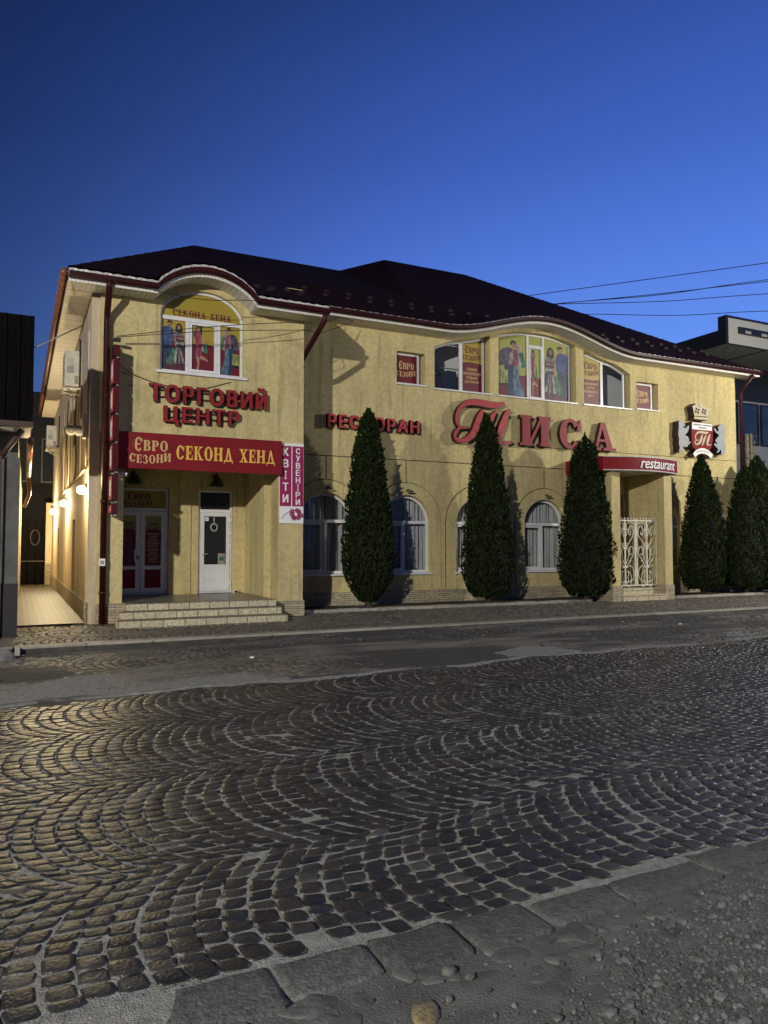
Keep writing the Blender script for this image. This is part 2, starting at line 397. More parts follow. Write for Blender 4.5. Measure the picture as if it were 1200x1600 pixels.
def smooth_loop(pts, n=4):
    out_ = []; k = len(pts)
    for i in range(k):
        p0, p1, p2, p3 = [Vector(pts[(i + j) % k]) for j in (-1, 0, 1, 2)]
        for q in range(n):
            u = q / n
            out_.append(tuple(.5 * ((2 * p1) + (p2 - p0) * u + (2 * p0 - 5 * p1 + 4 * p2 - p3) * u * u + (3 * p1 - p0 - 3 * p2 + p3) * u ** 3)))
    return out_
def smooth_path(pts, n=5):
    out_ = []; k = len(pts)
    g_ = lambda i: np.array(pts[max(0, min(k - 1, i))], float)
    for i in range(k - 1):
        p0, p1, p2, p3 = g_(i - 1), g_(i), g_(i + 1), g_(i + 2)
        for q in range(n):
            u = q / n
            out_.append(tuple(.5 * ((2 * p1) + (p2 - p0) * u + (2 * p0 - 5 * p1 + 4 * p2 - p3) * u * u + (3 * p1 - p0 - 3 * p2 + p3) * u ** 3)))
    out_.append(tuple(pts[-1])); return out_

# ------------------------------------------------------------------ lettering
_tc = {}
def glyph_mesh(s_, bold):
    key = (s_, bold)
    if key in _tc: return _tc[key]
    cu = bpy.data.curves.new('t', 'FONT'); cu.body = s_; cu.offset = bold; cu.resolution_u = 5
    ob = bpy.data.objects.new('t', cu); C.objects.link(ob)
    dg = bpy.context.evaluated_depsgraph_get(); ev = ob.evaluated_get(dg); me = ev.to_mesh()
    vs = [tuple(v.co)[:2] for v in me.vertices]; fs = [tuple(p.vertices) for p in me.polygons]
    # boundary edges for the sides
    cnt = {}
    for f in fs:
        for i in range(len(f)):
            e = (f[i], f[(i + 1) % len(f)]); kk = tuple(sorted(e)); cnt.setdefault(kk, []).append(e)
    be = [v[0] for v in cnt.values() if len(v) == 1]
    ev.to_mesh_clear(); bpy.data.objects.remove(ob); bpy.data.curves.remove(cu)
    _tc[key] = (vs, fs, be); return _tc[key]
def put_text(mb, s_, x0, x1, z0, z1, y0, depth, m, side=None, bold=.02, shear=0., fn=None):
    """letters fitted into a box; a bold weight is struck several times with a small shift"""
    vs, fs, be = glyph_mesh(s_, 0.)
    if not vs: return
    xs = [v[0] + shear * v[1] for v in vs]; zs = [v[1] for v in vs]
    ax, bx, az_, bz = min(xs), max(xs), min(zs), max(zs)
    kx = (x1 - x0) / (bx - ax); kz = (z1 - z0) / (bz - az_); b_ = bold * kz * .8
    F_ = fn if fn else (lambda x, y, z: (x, y, z))
    for i, (dx, dz) in enumerate(((-1, -.4), (1, -.4), (-1, .4), (1, .4)) if bold else ((0, 0),)):
        P = [(x0 + b_ + (x - ax) * kx * (x1 - x0 - 2 * b_) / (x1 - x0) + dx * b_, z0 + (z - az_) * kz + dz * b_) for x, z in zip(xs, zs)]; yy = y0 - .0004 * i
        mb.add([F_(x, yy, z) for x, z in P], fs, m)
        if depth:
            n = len(P); mb.add([F_(x, yy, z) for x, z in P] + [F_(x, y0 + depth, z) for x, z in P], [(a, b, n + b, n + a) for a, b in be], side or m)
def glyph_w(s_, bold):
    vs, _, _ = glyph_mesh(s_, 0.); xs = [v[0] for v in vs]; zs = [v[1] for v in vs]
    return min(xs), max(xs), min(zs), max(zs)
# a hand-cut slab-serif alphabet: strokes in a box one unit high
def slab(ch):
    st = .27; th = .095; P = []
    def box(x0, x1, z0, z1): P.append([(x0, z0), (x1, z0), (x1, z1), (x0, z1)])
    def stem(x): box(x - st / 2, x + st / 2, 0, 1)
    def ser(x, top=True, bot=True, w=.21):
        if top: box(x - w, x + w, 1 - th, 1)
        if bot: box(x - w, x + w, 0, th)
    def quad(*p): P.append(list(p))
    def ring(cx, cz, rx, rz, a0, a1, wmax=.145, wmin=.055, n=18):
        o_, i_ = [], []
        for k in range(n + 1):
            a = R(a0 + (a1 - a0) * k / n); w = wmin + (wmax - wmin) * abs(math.cos(a)) ** 1.2
            o_.append((cx + (rx + 0) * math.cos(a), cz + rz * math.sin(a))); i_.append((cx + (rx - 2 * w) * math.cos(a), cz + (rz - 2 * (wmin + (w - wmin) * .3)) * math.sin(a)))
        for k in range(n): P.append([o_[k], o_[k + 1], i_[k + 1], i_[k]])
    w = .8
    if ch == 'С': ring(.45, .5, .43, .52, 38, 322); quad((.70, .62), (.86, .62), (.86, 1.0), (.78, .92)); quad((.78, .1), (.82, .18), (.78, .30), (.70, .2)); w = .92
    elif ch == 'Є': ring(.45, .5, .43, .52, 38, 322); box(.30, .66, .46, .55); quad((.72, .64), (.86, .64), (.86, 1.0), (.78, .92)); w = .92
    elif ch == 'О': ring(.47, .5, .46, .53, 0, 360, n=28); w = .95
    elif ch == 'Е':
        stem(.2); ser(.2, w=.2); box(.2, .72, 1 - th, 1); quad((.62, 1 - th), (.72, 1 - th), (.72, .68), (.68, .68)); box(.2, .76, 0, th); quad((.64, th), (.76, th), (.76, .34), (.71, .34)); box(.28, .5, .47, .54); box(.5, .57, .36, .66); w = .8
    elif ch == 'К': stem(.2); ser(.2); quad((.28, .46), (.42, .52), (.78, .94), (.60, .94)); quad((.36, .58), (.50, .62), (.88, .04), (.62, .04)); box(.52, .92, .93, 1.0); box(.56, 1.0, 0, th); w = 1.0
    elif ch == 'Н': stem(.2); stem(.8); ser(.2); ser(.8); box(.3, .7, .46, .55); w = 1.02
    elif ch == 'Д': quad((.20, .08), (.34, .08), (.56, .9), (.42, 1.0)); quad((.42, 1.0), (.60, 1.0), (.90, .08), (.68, .08)); box(.02, 1.02, 0, .10); box(.02, .11, -.16, 0); box(.93, 1.02, -.16, 0); w = 1.04
    elif ch == 'Х': quad((.08, .96), (.34, .96), (.90, .04), (.64, .04)); quad((.68, .96), (.82, .96), (.32, .04), (.16, .04)); box(.0, .44, 1 - th, 1); box(.56, .94, 1 - th, 1); box(.02, .42, 0, th); box(.52, 1.0, 0, th); w = 1.0
    elif ch == 'В': stem(.2); box(.0, .5, 1 - th, 1); box(.0, .54, 0, th); box(.3, .5, .48, .56); ring(.46, .755, .30, .245, -90, 90); ring(.50, .265, .34, .265, -90, 90); w = .88
    elif ch == 'Р': stem(.2); box(.0, .5, 1 - th, 1); box(.0, .42, 0, th); box(.3, .48, .42, .49); ring(.46, .71, .34, .29, -90, 90); w = .84
    elif ch == 'З': ring(.34, .75, .32, .26, 150, -80); ring(.36, .27, .38, .28, 82, -155); quad((.04, .62), (.10, .62), (.14, .96), (.04, .9)); w = .78
    elif ch == 'И': stem(.2); stem(.84); ser(.2); ser(.84); quad((.26, .06), (.36, .06), (.78, .94), (.68, .94)); w = 1.06
    elif ch == 'А': quad((.18, .05), (.28, .05), (.50, .86), (.42, 1.0)); quad((.42, 1.0), (.58, 1.0), (.90, .05), (.66, .05)); box(.26, .72, .30, .39); box(.04, .42, 0, th); box(.52, 1.04, 0, th); w = 1.06
    return P, w
def put_slab(mb, ch, x0, x1, z0, z1, y0, depth, m, side=None, fn=None):
    P, w = slab(ch); k = x1 - x0; h = z1 - z0
    for i, q in enumerate(P):
        qq = [(x0 + p[0] / w * k, z0 + p[1] * h) for p in q]; yy = y0 - i * .00025
        Fq = fn or (lambda x, y, z: (x, y, z)); n = len(qq)
        mb.add([Fq(p[0], yy, p[1]) for p in qq], [tuple(range(n))], m)
        if depth: mb.add([Fq(p[0], yy, p[1]) for p in qq] + [Fq(p[0], y0 + depth, p[1]) for p in qq], [(a, (a + 1) % n, n + (a + 1) % n, n + a) for a in range(n)], side or m)
def slab_line(s_, x0, x1, z0, z1, gap=.12):
    """splits a line into (char, xa, xb)"""
    ws = [(.5 if c == ' ' else slab(c)[1]) for c in s_]; tot = sum(ws) + gap * (len(s_) - 1); x = x0; k = (x1 - x0) / tot; out_ = []
    for c, w in zip(s_, ws):
        if c != ' ': out_.append((c, x, x + w * k))
        x += (w + gap) * k
    return out_

# ------------------------------------------------------------------ frontage dimensions (metres; X along the front, Y into the picture)
Y1, Y2 = 15.53, 17.2            # front of the shop wing, front of the restaurant
XL, XF, XW, XR = 1.24, 1.40, 5.62, 21.43  # alley corner, wing corner, right corner
ZG = .10                        # pavement level
def b1(x):
    t_ = (x - 3.40) / 1.0
    return 0 if abs(t_) >= 1 else .47 * (1 - t_ * t_) ** .8
def b2(x):
    t_ = (x - 13.3) / 3.4
    return 0 if abs(t_) >= 1 else .62 * .5 * (1 + math.cos(math.pi * t_))
ZT1, ZT2 = 6.57, 7.20
def wtop(x): return min(ZT2 + b2(x) - .10, 7.70 - .068 * (x - 13.3) ** 2)

bld = thing('commercial_building', 'long two-storey yellow plaster building with a dark maroon roof, arched windows and a shop wing', 'building', (11.4, Y2, ZG))

# ---- walls
def frange(a, b, n): return [a + (b - a) * i / n for i in range(n + 1)]
mb = MB()
topw = [(x, ZT1 + b1(x)) for x in frange(XW, XF, 84)]
spring, rise = 6.33, .58
wingwin = [(2.54, 5.17), (4.26, 5.17)] + [(3.40 + .86 * math.cos(a), spring + rise * math.sin(a)) for a in [math.pi * i / 20 for i in range(21)]]
outl = [(XF, ZG), (1.88, ZG), (1.88, 3.36), (5.05, 3.36), (5.05, ZG), (XW, ZG)] + topw
mb.poly([outl, wingwin], Y1, Y1 + .30, 'plaster_yellow')
mb.box(XW - .3, XW, Y1 + .3, Y2, ZG, ZT1, 'plaster_yellow')
# porch
YP = 17.6
mb.box(5.05, 5.32, Y1 + .3, 16.07, .1, 3.36, 'plaster_yellow')
mb.box(4.90, 5.14, 16.07, YP, .1, 3.36, 'plaster_yellow')
d1 = [(1.90, .50), (3.12, .50), (3.12, 2.92), (1.90, 2.92)]; d2 = [(3.80, .50), (4.60, .50), (4.60, 2.92), (3.80, 2.92)]
mb.poly([[(1.56, .1), (1.90, .1), (1.90, 2.92), (3.12, 2.92), (3.12, .1), (3.80, .1), (3.80, 2.92), (4.60, 2.92), (4.60, .1), (4.9, .1), (4.9, 3.4), (1.56, 3.4)]], YP, YP + .2, 'plaster_yellow')
mb.box(3.36, 3.62, YP - .03, YP, .5, 3.36, 'plaster_yellow')
mb.box(1.56, 5.32, Y1 + .3, YP + .2, 3.40, 3.5, 'plaster_yellow')
mb.build('wall', bld)
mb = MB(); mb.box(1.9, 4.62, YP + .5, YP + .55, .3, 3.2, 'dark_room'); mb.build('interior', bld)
# alley side wall, with openings
mb = MB()
side_open = [(19.2, 20.1, .25, 2.25), (24.6, 25.6, 3.9, 5.2), (19.6, 20.5, 4.1, 5.4), (26.4, 27.2, .25, 2.2)]
ys = sorted({Y1 + .07, 32.0} | {a for o in side_open for a in o[:2]})
for a, b in zip(ys[:-1], ys[1:]):
    hs = [o for o in side_open if o[0] <= a and o[1] >= b]
    z = ZG
    for o in hs:
        mb.box(XL, XL + .3, a, b, z, o[2], 'plaster_smooth'); z = o[3]
    mb.box(XL, XL + .3, a, b, z, ZT1 + .1, 'plaster_smooth')
mb.build('wall', bld)
for o in side_open: mb = MB(); mb.box(XL + .14, XL + .18, o[0], o[1], o[2], o[3], 'black'); mb.build('side_door' if o[2] < 1 else 'side_window', bld)
mb = MB()
mb.box(XL - .025, XL, Y1 + .04, 32, ZG, .52, 'stone_tile'); mb.build('plinth', bld)
# restaurant wall
aw = [6.82, 9.04, 11.25, 13.48, 18.18, 20.37]; AR, AS, AB = .71, 2.22, .93
def arch_out(cx, r, zs, zb, n=22): return [(cx - r, zb), (cx + r, zb)] + arc(cx, zs, r, 0, 180, n)
def upper(x0, x1, z0, n=12): return [(x0, z0), (x1, z0)] + [(x, wtop(x)) for x in frange(x1, x0, n)]
up = [('s', 8.77, 9.62), ('c', 9.90, 11.66), ('c', 11.95, 14.68), ('c', 14.98, 16.80), ('s', 17.05, 17.95)]
uph = []
for k, x0, x1 in up:
    uph.append([(x0, 5.84), (x1, 5.84), (x1, 6.68), (x0, 6.68)] if k == 's' else upper(x0, x1, 5.80))
topr = [(x, ZT2 + b2(x)) for x in frange(XR, XW, 130)]
dr = (14.95, 16.45, 3.15)
mb = MB()
outl = [(XW, ZG), (dr[0], ZG), (dr[0], dr[2]), (dr[1], dr[2]), (dr[1], ZG), (XR, ZG)] + topr
mb.poly([outl] + [arch_out(c, AR, AS, AB) for c in aw] + uph, Y2, Y2 + .28, 'plaster_yellow')
mb.box(XR - .3, XR, Y2 + .28, 31, ZG, ZT2, 'plaster_yellow')
mb.box(XL + .3, XR - .3, 31, 31.3, ZG, ZT2, 'plaster_yellow')
mb.build('wall', bld)
# proud arch surrounds
for c in aw:
    mb = MB()
    o = [(c - 1.02, .50)] + list(reversed(arc(c, AS, 1.02, 0, 180, 26))) + [(c + 1.02, .50)]
    i = [(c + AR, .50)] + arc(c, AS, AR, 0, 180, 26) + [(c - AR, .50)]
    # stop the ring against the wing and the porch
    mb.poly([[(max(p[0], XW + .01), p[1]) for p in o + i]], Y2 - .028, Y2 + .001, 'plaster_yellow')
    mb.build('window_surround', bld)
mb = MB()
zg1 = 3.84
mb.box(XW, XR, Y2 - .004, Y2 + .01, zg1 - .011, zg1 + .011, 'groove')
mb.box(13.0, XR, Y2 - .004, Y2 + .01, 4.42, 4.436, 'groove')
for c in aw:
    mb.box(c - .010, c + .010, Y2 - .005, Y2 + .01, AS + 1.03, zg1 - .012, 'groove')
    mb.ribbon([(p[0], p[1], .012) for p in arc(c, AS, 1.03, 0, 180, 26) if p[0] > XW], Y2 - .006, Y2, 'groove')
    for sx_ in (-1.03, 1.03):
        if c + sx_ > XW: mb.box(c + sx_ - .012, c + sx_ + .012, Y2 - .006, Y2 + .01, .5, AS, 'groove')
mb.build('wall_joint', bld)
# plinths
mb = MB(); mb.box(XW, dr[0] - .2, Y2 - .05, Y2, ZG, .47, 'stone_tile'); mb.build('plinth', bld); mb = MB(); mb.box(dr[1] + .1, XR + .03, Y2 - .05, Y2, ZG, .47, 'stone_tile'); mb.build('plinth', bld)
mb = MB(); mb.box(XF - .01, 1.90, Y1 - .03, Y1 + .001, ZG, .50, 'stone_tile'); mb.build('plinth', bld); mb = MB(); mb.box(5.02, XW + .03, Y1 - .03, Y1 + .001, ZG, .44, 'stone_tile'); mb.build('plinth', bld)

# ---- porch steps
mb = MB()
mb.box(1.90, 4.88, 15.10, YP, ZG - .05, .50, 'step_tile')
mb.box(1.76, 4.90, 14.80, 15.10, ZG - .05, .367, 'step_tile'); mb.box(1.68, 4.93, 14.50, 14.80, ZG - .05, .234, 'step_tile')
mb.box(1.90, 4.88, 15.09, YP, .50, .506, 'porch_tile')
mb.build('steps', bld)

# ---- generic window
def window(outline, y, mull=(), trans=(), t_=.055, pane='glass', parent=bld, sill=None, gl=True, dep=.06):
    mb = MB(); mb.frame(outline, t_, y, y + dep, 'white_pvc')
    for (x, z0, z1, w) in mull: mb.box(x - w / 2, x + w / 2, y - .004, y + dep - .004, z0, z1, 'white_pvc')
    for (z, x0, x1, w) in trans: mb.box(x0, x1, y - .006, y + dep - .006, z - w / 2, z + w / 2, 'white_pvc')
    f = mb.build('window', parent)
    if gl:
        mb = MB(); mb.poly([inset(outline, t_ * .9)], y + .03, None, pane); mb.build('pane', f)
    if sill:
        mb = MB(); mb.box(*sill, 'white_pvc'); mb.build('sill', f)
    return f
def casement(mb, x0, x1, z0, z1, y, t_=.045): mb.frame([(x0, z0), (x1, z0), (x1, z1), (x0, z1)], t_, y - .02, y + .03, 'white_pvc')

# arched ground-floor windows with curtains
for k, c in enumerate(aw):
    o = arch_out(c, AR - .005, AS, AB + .005)
    y = Y2 + .11
    f = window(o, y, mull=[(c + (-.02 if k % 2 else .03), AB + .03, AS, .07)], trans=[(AS + .01, c - AR + .03, c + AR - .03, .075)], t_=.06, sill=(c - AR - .05, c + AR + .05, Y2 - .07, y - .002, AB - .05, AB + .003))
    mb = MB(); casement(mb, c - AR + .06, c - .06, AB + .06, AS - .04, y); mb.build('casement', f)
    n = 110; A = []; B = []
    gap = c + .05
    for i in range(n + 1):
        x = c - .9 + 1.8 * i / n
        yy = Y2 + .31 + .045 * math.sin(x * 52 + .8 * math.sin(x * 9 + k)) + .025 * math.sin(x * 23 + k)
        A.append((x, yy, 3.05)); B.append((x + .02 * math.sin(x * 14), yy + .02 * math.sin(x * 33), .8))
    mb = MB(); mb.strip(A, B, 'curtain'); cu = mb.build('curtain', f)
    for p in cu.data.polygons: p.use_smooth = True
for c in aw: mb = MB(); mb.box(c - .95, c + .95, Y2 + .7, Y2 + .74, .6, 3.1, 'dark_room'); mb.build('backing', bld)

# ---- printed window films
def ell(cx, cz, rx, rz, n=14): return [(cx + rx * math.cos(2 * math.pi * i / n), cz + rz * math.sin(2 * math.pi * i / n)) for i in range(n)]
def sm(*p): return smooth_loop(list(p), 3)
ART = {}
ART['couple_a'] = [
    ('jeans', sm((.02, .54), (.22, .53), (.44, .54), (.42, .3), (.33, .05), (.22, .04), (.2, .32), (.14, .04), (.02, .05))),
    ('shirt_blue', sm((-.0, .80), (.07, .85), (.26, .87), (.45, .83), (.5, .68), (.44, .50), (.22, .49), (.02, .51), (.0, .65))),
    ('skin', ell(.32, .905, .085, .05)), ('hair', sm((.22, .93), (.24, .98), (.34, .99), (.43, .97), (.43, .92), (.38, .945), (.27, .945))),
    ('hair', sm((.60, .90), (.70, .95), (.82, .92), (.87, .82), (.85, .74), (.6, .74), (.57, .82))), ('skin', ell(.71, .86, .065, .048)),
    ('knit', sm((.50, .72), (.60, .77), (.72, .76), (.86, .77), (.95, .66), (.92, .49), (.72, .47), (.56, .49))),
    ('foil_maroon', [(.56, .69), (.93, .69), (.94, .665), (.55, .665)]), ('hair', [(.55, .62), (.94, .62), (.94, .59), (.55, .59)]), ('bag_pale', [(.56, .56), (.93, .56), (.93, .52), (.56, .52)]),
    ('jeans', sm((.56, .49), (.92, .49), (.94, .3), (.86, .03), (.76, .03), (.7, .3), (.62, .03), (.53, .03))),
    ('bag_green', [(.20, .14), (.46, .46), (.56, .40), (.44, .09)]),
    ('bag_pale', [(.60, .45), (.66, .46), (.62, .13), (.47, .13)]), ('hair', [(.66, .46), (.69, .46), (.70, .13), (.62, .13)]), ('knit', [(.69, .46), (.73, .46), (.82, .14), (.70, .13)]), ('hair', [(.73, .46), (.75, .46), (.88, .14), (.82, .14)]), ('bag_pale', [(.75, .46), (.78, .45), (.98, .15), (.88, .14)]),
    ('skin', sm((.50, .70), (.56, .68), (.62, .48), (.68, .44), (.64, .42), (.56, .47)))]
ART['woman'] = [
    ('skin', sm((.20, .36), (.34, .34), (.36, .2), (.31, .04), (.24, .02), (.25, .2))), ('skin', sm((.30, .36), (.44, .35), (.62, .31), (.72, .27), (.70, .24), (.5, .27), (.34, .29))),
    ('dress', sm((.08, .80), (.22, .86), (.36, .82), (.46, .70), (.40, .57), (.44, .42), (.38, .33), (.18, .33), (.22, .50), (.14, .66))),
    ('hair', sm((.16, .84), (.24, .95), (.36, .97), (.46, .93), (.46, .82), (.42, .76), (.36, .84), (.26, .88))), ('skin', ell(.30, .885, .075, .05)),
    ('skin', sm((.42, .72), (.50, .70), (.66, .64), (.66, .60), (.52, .63), (.42, .65))),
    ('bag_green', [(.48, .42), (.58, .60), (.68, .60), (.72, .40)]), ('bag_pale', [(.46, .44), (.44, .53), (.54, .55), (.54, .43)])]
ART['couple_b'] = [
    ('denim_light', sm((.30, .55), (.55, .56), (.56, .35), (.42, .03), (.06, .03), (.2, .25))), ('jeans', sm((.44, .56), (.72, .58), (.70, .3), (.60, .03), (.44, .03), (.46, .3))),
    ('purple', sm((.42, .80), (.60, .86), (.84, .80), (.94, .62), (.92, .52), (.74, .54), (.46, .54))), ('dress', sm((.20, .80), (.34, .84), (.46, .78), (.50, .56), (.30, .56), (.26, .66))),
    ('bag_pale', sm((.44, .78), (.52, .78), (.58, .58), (.48, .58))), ('skin', ell(.42, .905, .08, .05)), ('hair', sm((.34, .93), (.38, .985), (.5, .985), (.54, .93), (.5, .91), (.44, .95))),
    ('bag_pale', sm((.16, .84), (.2, .92), (.3, .93), (.34, .86), (.28, .76), (.18, .76))), ('skin', ell(.28, .86, .06, .045)),
    ('bag_green', [(.02, .54), (.12, .80), (.26, .78), (.18, .52)]), ('bag_pale', [(.14, .52), (.24, .74), (.29, .73), (.24, .5)]),
    ('bag_lime', [(.62, .22), (.62, .46), (.96, .45), (.96, .2)]), ('black', [(.62, .2), (.62, .225), (.96, .205), (.96, .16)])]
def poster(parent, x0, x1, z0, z1, y, art=None, split=.44, top='foil_yellow', flip=False, outline=None, name='poster'):
    mb = MB(); w = x1 - x0; h = z1 - z0
    o = outline or [(x0, z0), (x1, z0), (x1, z1), (x0, z1)]
    mb.poly([o], y, None, top)
    if split:
        zs = z0 + split * h
        mb.add([(x0, y - .001, z0), (x1, y - .001, z0)] + [(x1 - w * i / 8, y - .001, zs + .03 * h * math.sin(i / 8 * 3.1) * (-1 if flip else 1)) for i in range(9)], [tuple(range(11))], 'foil_maroon')
    if art:
        for i, (m, pl) in enumerate(ART[art]):
            pts = [(x0 + min(max((1 - p[0]) if flip else p[0], 0.0), 1.0) * w, z0 + p[1] * h) for p in pl]
            mb.poly([pts], y - .0016 - i * .0005, None, m)
    return mb, (lambda n=name: mb.build(n, parent))
def euro(mb, cx, z0, w, h, y, m, m2=None):
    """the shop's two-line word mark, with a ring of dots round its first letter"""
    m2 = m2 or m
    l1 = slab_line('ЄВРО', cx - w * .38, cx + w * .42, 0, 0)
    for i, (c, a, b) in enumerate(l1):
        zt = z0 + h * (1.0 if i == 0 else .90); put_slab(mb, c, a, b, z0 + h * (.50 if i else .47), zt, y, 0, m)
    a, b = l1[0][1], l1[0][2]
    for q in range(9):
        an = R(70 + q * 28); r_ = (b - a) * .78
        px, pz = (a + b) / 2 + r_ * math.cos(an), z0 + h * .74 + r_ * .9 * math.sin(an); d = h * .016
        mb.add([(px - d, y, pz), (px, y, pz - d), (px + d, y, pz), (px, y, pz + d)], [(0, 1, 2, 3)], m)
    l2 = slab_line('СЕЗОНИ', cx - w * .5, cx + w * .5, 0, 0)
    for i, (c, a, b) in enumerate(l2):
        sag = .10 * math.sin(math.pi * (i + .5) / 6); put_slab(mb, c, a, b, z0 + h * (.08 - sag + .012 * i), z0 + h * (.40 - sag + .012 * i), y, 0, m2)

# wing window: lunette over three lights
yw = Y1 + .09
f = window(wingwin, yw, mull=[(3.10, 5.20, 6.33, .07), (3.75, 5.20, 6.33, .07)], trans=[(6.30, 2.57, 4.23, .08)], t_=.05, sill=(2.46, 4.34, Y1 - .05, yw - .002, 5.12, 5.172), gl=False)
mb = MB(); casement(mb, 3.14, 3.71, 5.22, 6.25, yw, .05); mb.build('casement', f)
lun = [(2.60, 6.34), (4.20, 6.34)] + [(3.40 + .80 * math.cos(a), 6.345 + .515 * math.sin(a)) for a in [math.pi * i / 16 for i in range(1, 16)]]
mb, fin = poster(f, 2.60, 4.20, 6.34, 6.9, yw + .03, None, 0, 'foil_yellow', outline=lun)
for c, a, b in slab_line('СЕКОНД ХЕНД', 2.80, 4.02, 0, 0): put_slab(mb, c, a, b, 6.37, 6.50, yw + .027, 0, 'foil_maroon')
fin()
for art, x0, x1, fl in (('couple_a', 2.59, 3.065, False), ('woman', 3.19, 3.66, False), ('couple_b', 3.785, 4.21, False)):
    poster(f, x0, x1, 5.225, 6.26, yw + .03, art, .56, flip=fl)[1]()

# upper restaurant windows
yu = Y2 + .16
def uwin(x0, x1, kind, z0=5.80):
    o = [(x0 + .003, z0 + .003), (x1 - .10, z0 + .003), (x1 - .10, 6.677), (x0 + .003, 6.677)] if kind == 's' else upper(x0 + .003, x1 - .09, z0 + .003)
    if kind != 's': o = [(p[0], p[1] - (.004 if i > 1 else 0)) for i, p in enumerate(o)]
    return o
for (k, x0, x1) in (up[0], up[4]):
    o = uwin(x0, x1, 's', 5.84); f = window(o, yu, t_=.055, gl=False, sill=(x0 - .03, x1 + .03, Y2 - .05, yu - .002, 5.80, 5.842))
    mb, fin = poster(f, x0 + .05, x1 - .15, 5.89, 6.63, yu + .03, None, 0, 'foil_maroon'); euro(mb, (x0 + x1) / 2 - .05, 6.06, .56, .42, yu + .027, 'letter_cream'); fin()
# left pair: clear light with clothes inside, printed light
def split_win(x0, x1, xm, clear_left):
    o = uwin(x0, x1, 'c'); f = window(o, yu, mull=[(xm, 5.83, wtop(xm) - .03, .09)], t_=.055, gl=False, sill=(x0 - .03, x1 + .03, Y2 - .05, yu - .002, 5.765, 5.802))
    a, b = (x0 + .05, xm - .045), (xm + .045, x1 - .145)
    cl, pr = (a, b) if clear_left else (b, a)
    mb = MB(); mb.poly([[(cl[0], 5.85), (cl[1], 5.85)] + [(x, wtop(x) - .055) for x in frange(cl[1], cl[0], 8)]], yu + .03, None, 'glass'); mb.build('pane', f)
    op = [(pr[0], 5.85), (pr[1], 5.85)] + [(x, wtop(x) - .055) for x in frange(pr[1], pr[0], 8)]
    h = wtop((pr[0] + pr[1]) / 2) - 5.9
    mb, fin = poster(f, pr[0], pr[1], 5.85, 5.85 + h, yu + .03, None, .56, 'foil_yellow', outline=op, flip=not clear_left)
    w = pr[1] - pr[0]; cx = (pr[0] + pr[1]) / 2
    euro(mb, cx, 5.85 + h * .62, w * .86, h * .30, yu + .027, 'foil_maroon')
    lines = ('ПОВНЕ', 'ОНОВЛЕННЯ', 'ТОВАРУ', 'ЩОТИЖНЯ') if clear_left else ('ЗНИЖЕННЯ', 'ЦІНИ', 'КОЖНОГО', 'ДНЯ')
    for i, s_ in enumerate(lines):
        ww = w * (.10 * len(s_)); put_text(mb, s_, cx - ww / 2, cx + ww / 2, 5.85 + h * (.42 - .085 * i), 5.85 + h * (.475 - .085 * i), yu + .026, 0, 'letter_cream', bold=.025)
    fin()
split_win(up[1][1], up[1][2], 10.82, True); split_win(up[3][1], up[3][2], 15.80, False)
# middle: three printed lights
x0, x1 = up[2][1], up[2][2]
f = window(uwin(x0, x1, 'c'), yu, mull=[(13.07, 5.83, wtop(13.07) - .03, .06), (13.62, 5.83, wtop(13.62) - .03, .06)], trans=[(7.36, 13.10, 13.59, .05)], t_=.05, gl=False, sill=(x0 - .03, x1 + .03, Y2 - .05, yu - .002, 5.765, 5.802))
mb = MB(); casement(mb, 13.11, 13.58, 5.85, 7.33, yu, .04); mb.build('casement', f)
for art, a, b, fl in (('couple_b', x0 + .05, 13.04, True), ('woman', 13.15, 13.54, False), ('couple_a', 13.65, x1 - .14, True)):
    tp = lambda x: wtop(x) - .05
    h = (7.31 if art == 'woman' else min(tp(a), tp(b))) - 5.85
    o = None if art == 'woman' else [(a, 5.85), (b, 5.85)] + [(x, tp(x)) for x in frange(b, a, 8)]
    poster(f, a, b, 5.85, 5.85 + h, yu + .03, art, .40, 'foil_green', flip=fl, outline=o)[1]()
mb = MB(); mb.poly([[(13.1, 7.385), (13.59, 7.385), (13.59, wtop(13.59) - .05), (13.1, wtop(13.1) - .05)]], yu + .03, None, 'foil_green'); mb.build('poster', f)
# the room behind the clear lights
mb = MB(); mb.box(9.2, 17.6, 18.12, 18.2, 5.4, 7.74, 'room'); mb.box(9.2, 17.6, Y2 + .3, 19, 5.3, 5.4, 'room'); mb.box(9.2, 17.6, Y2 + .3, 19, 7.74, 7.78, 'room')
for i in range(6): mb.box(9.2, 17.6, Y2 + .4 + i * .09, Y2 + .41 + i * .09, 7.725, 7.74, 'grey_box')
mb.build('interior', bld)
rail = thing('clothes_rail', 'clothes rail with a hanger and dark garments behind the left clear upstairs window', 'clothes rail', (10.5, Y2 + .55, 5.4))
mb = MB(); mb.tube([(9.7, Y2 + .55, 6.52), (11.0, Y2 + .55, 6.52)], .016, 'grey_metal', 6)
for x in (9.7, 11.0): mb.tube([(x, Y2 + .55, 5.4), (x, Y2 + .55, 6.52)], .014, 'grey_metal', 6)
mb.build('rail', rail)
mb = MB(); mb.tube([(10.25, Y2 + .55, 6.56), (10.27, Y2 + .55, 6.50), (10.25, Y2 + .55, 6.45), (10.05, Y2 + .5, 6.33), (10.10, Y2 + .5, 6.30), (10.45, Y2 + .6, 6.30), (10.46, Y2 + .6, 6.33), (10.25, Y2 + .55, 6.45)], .014, 'black', 5); mb.build('hanger', rail)
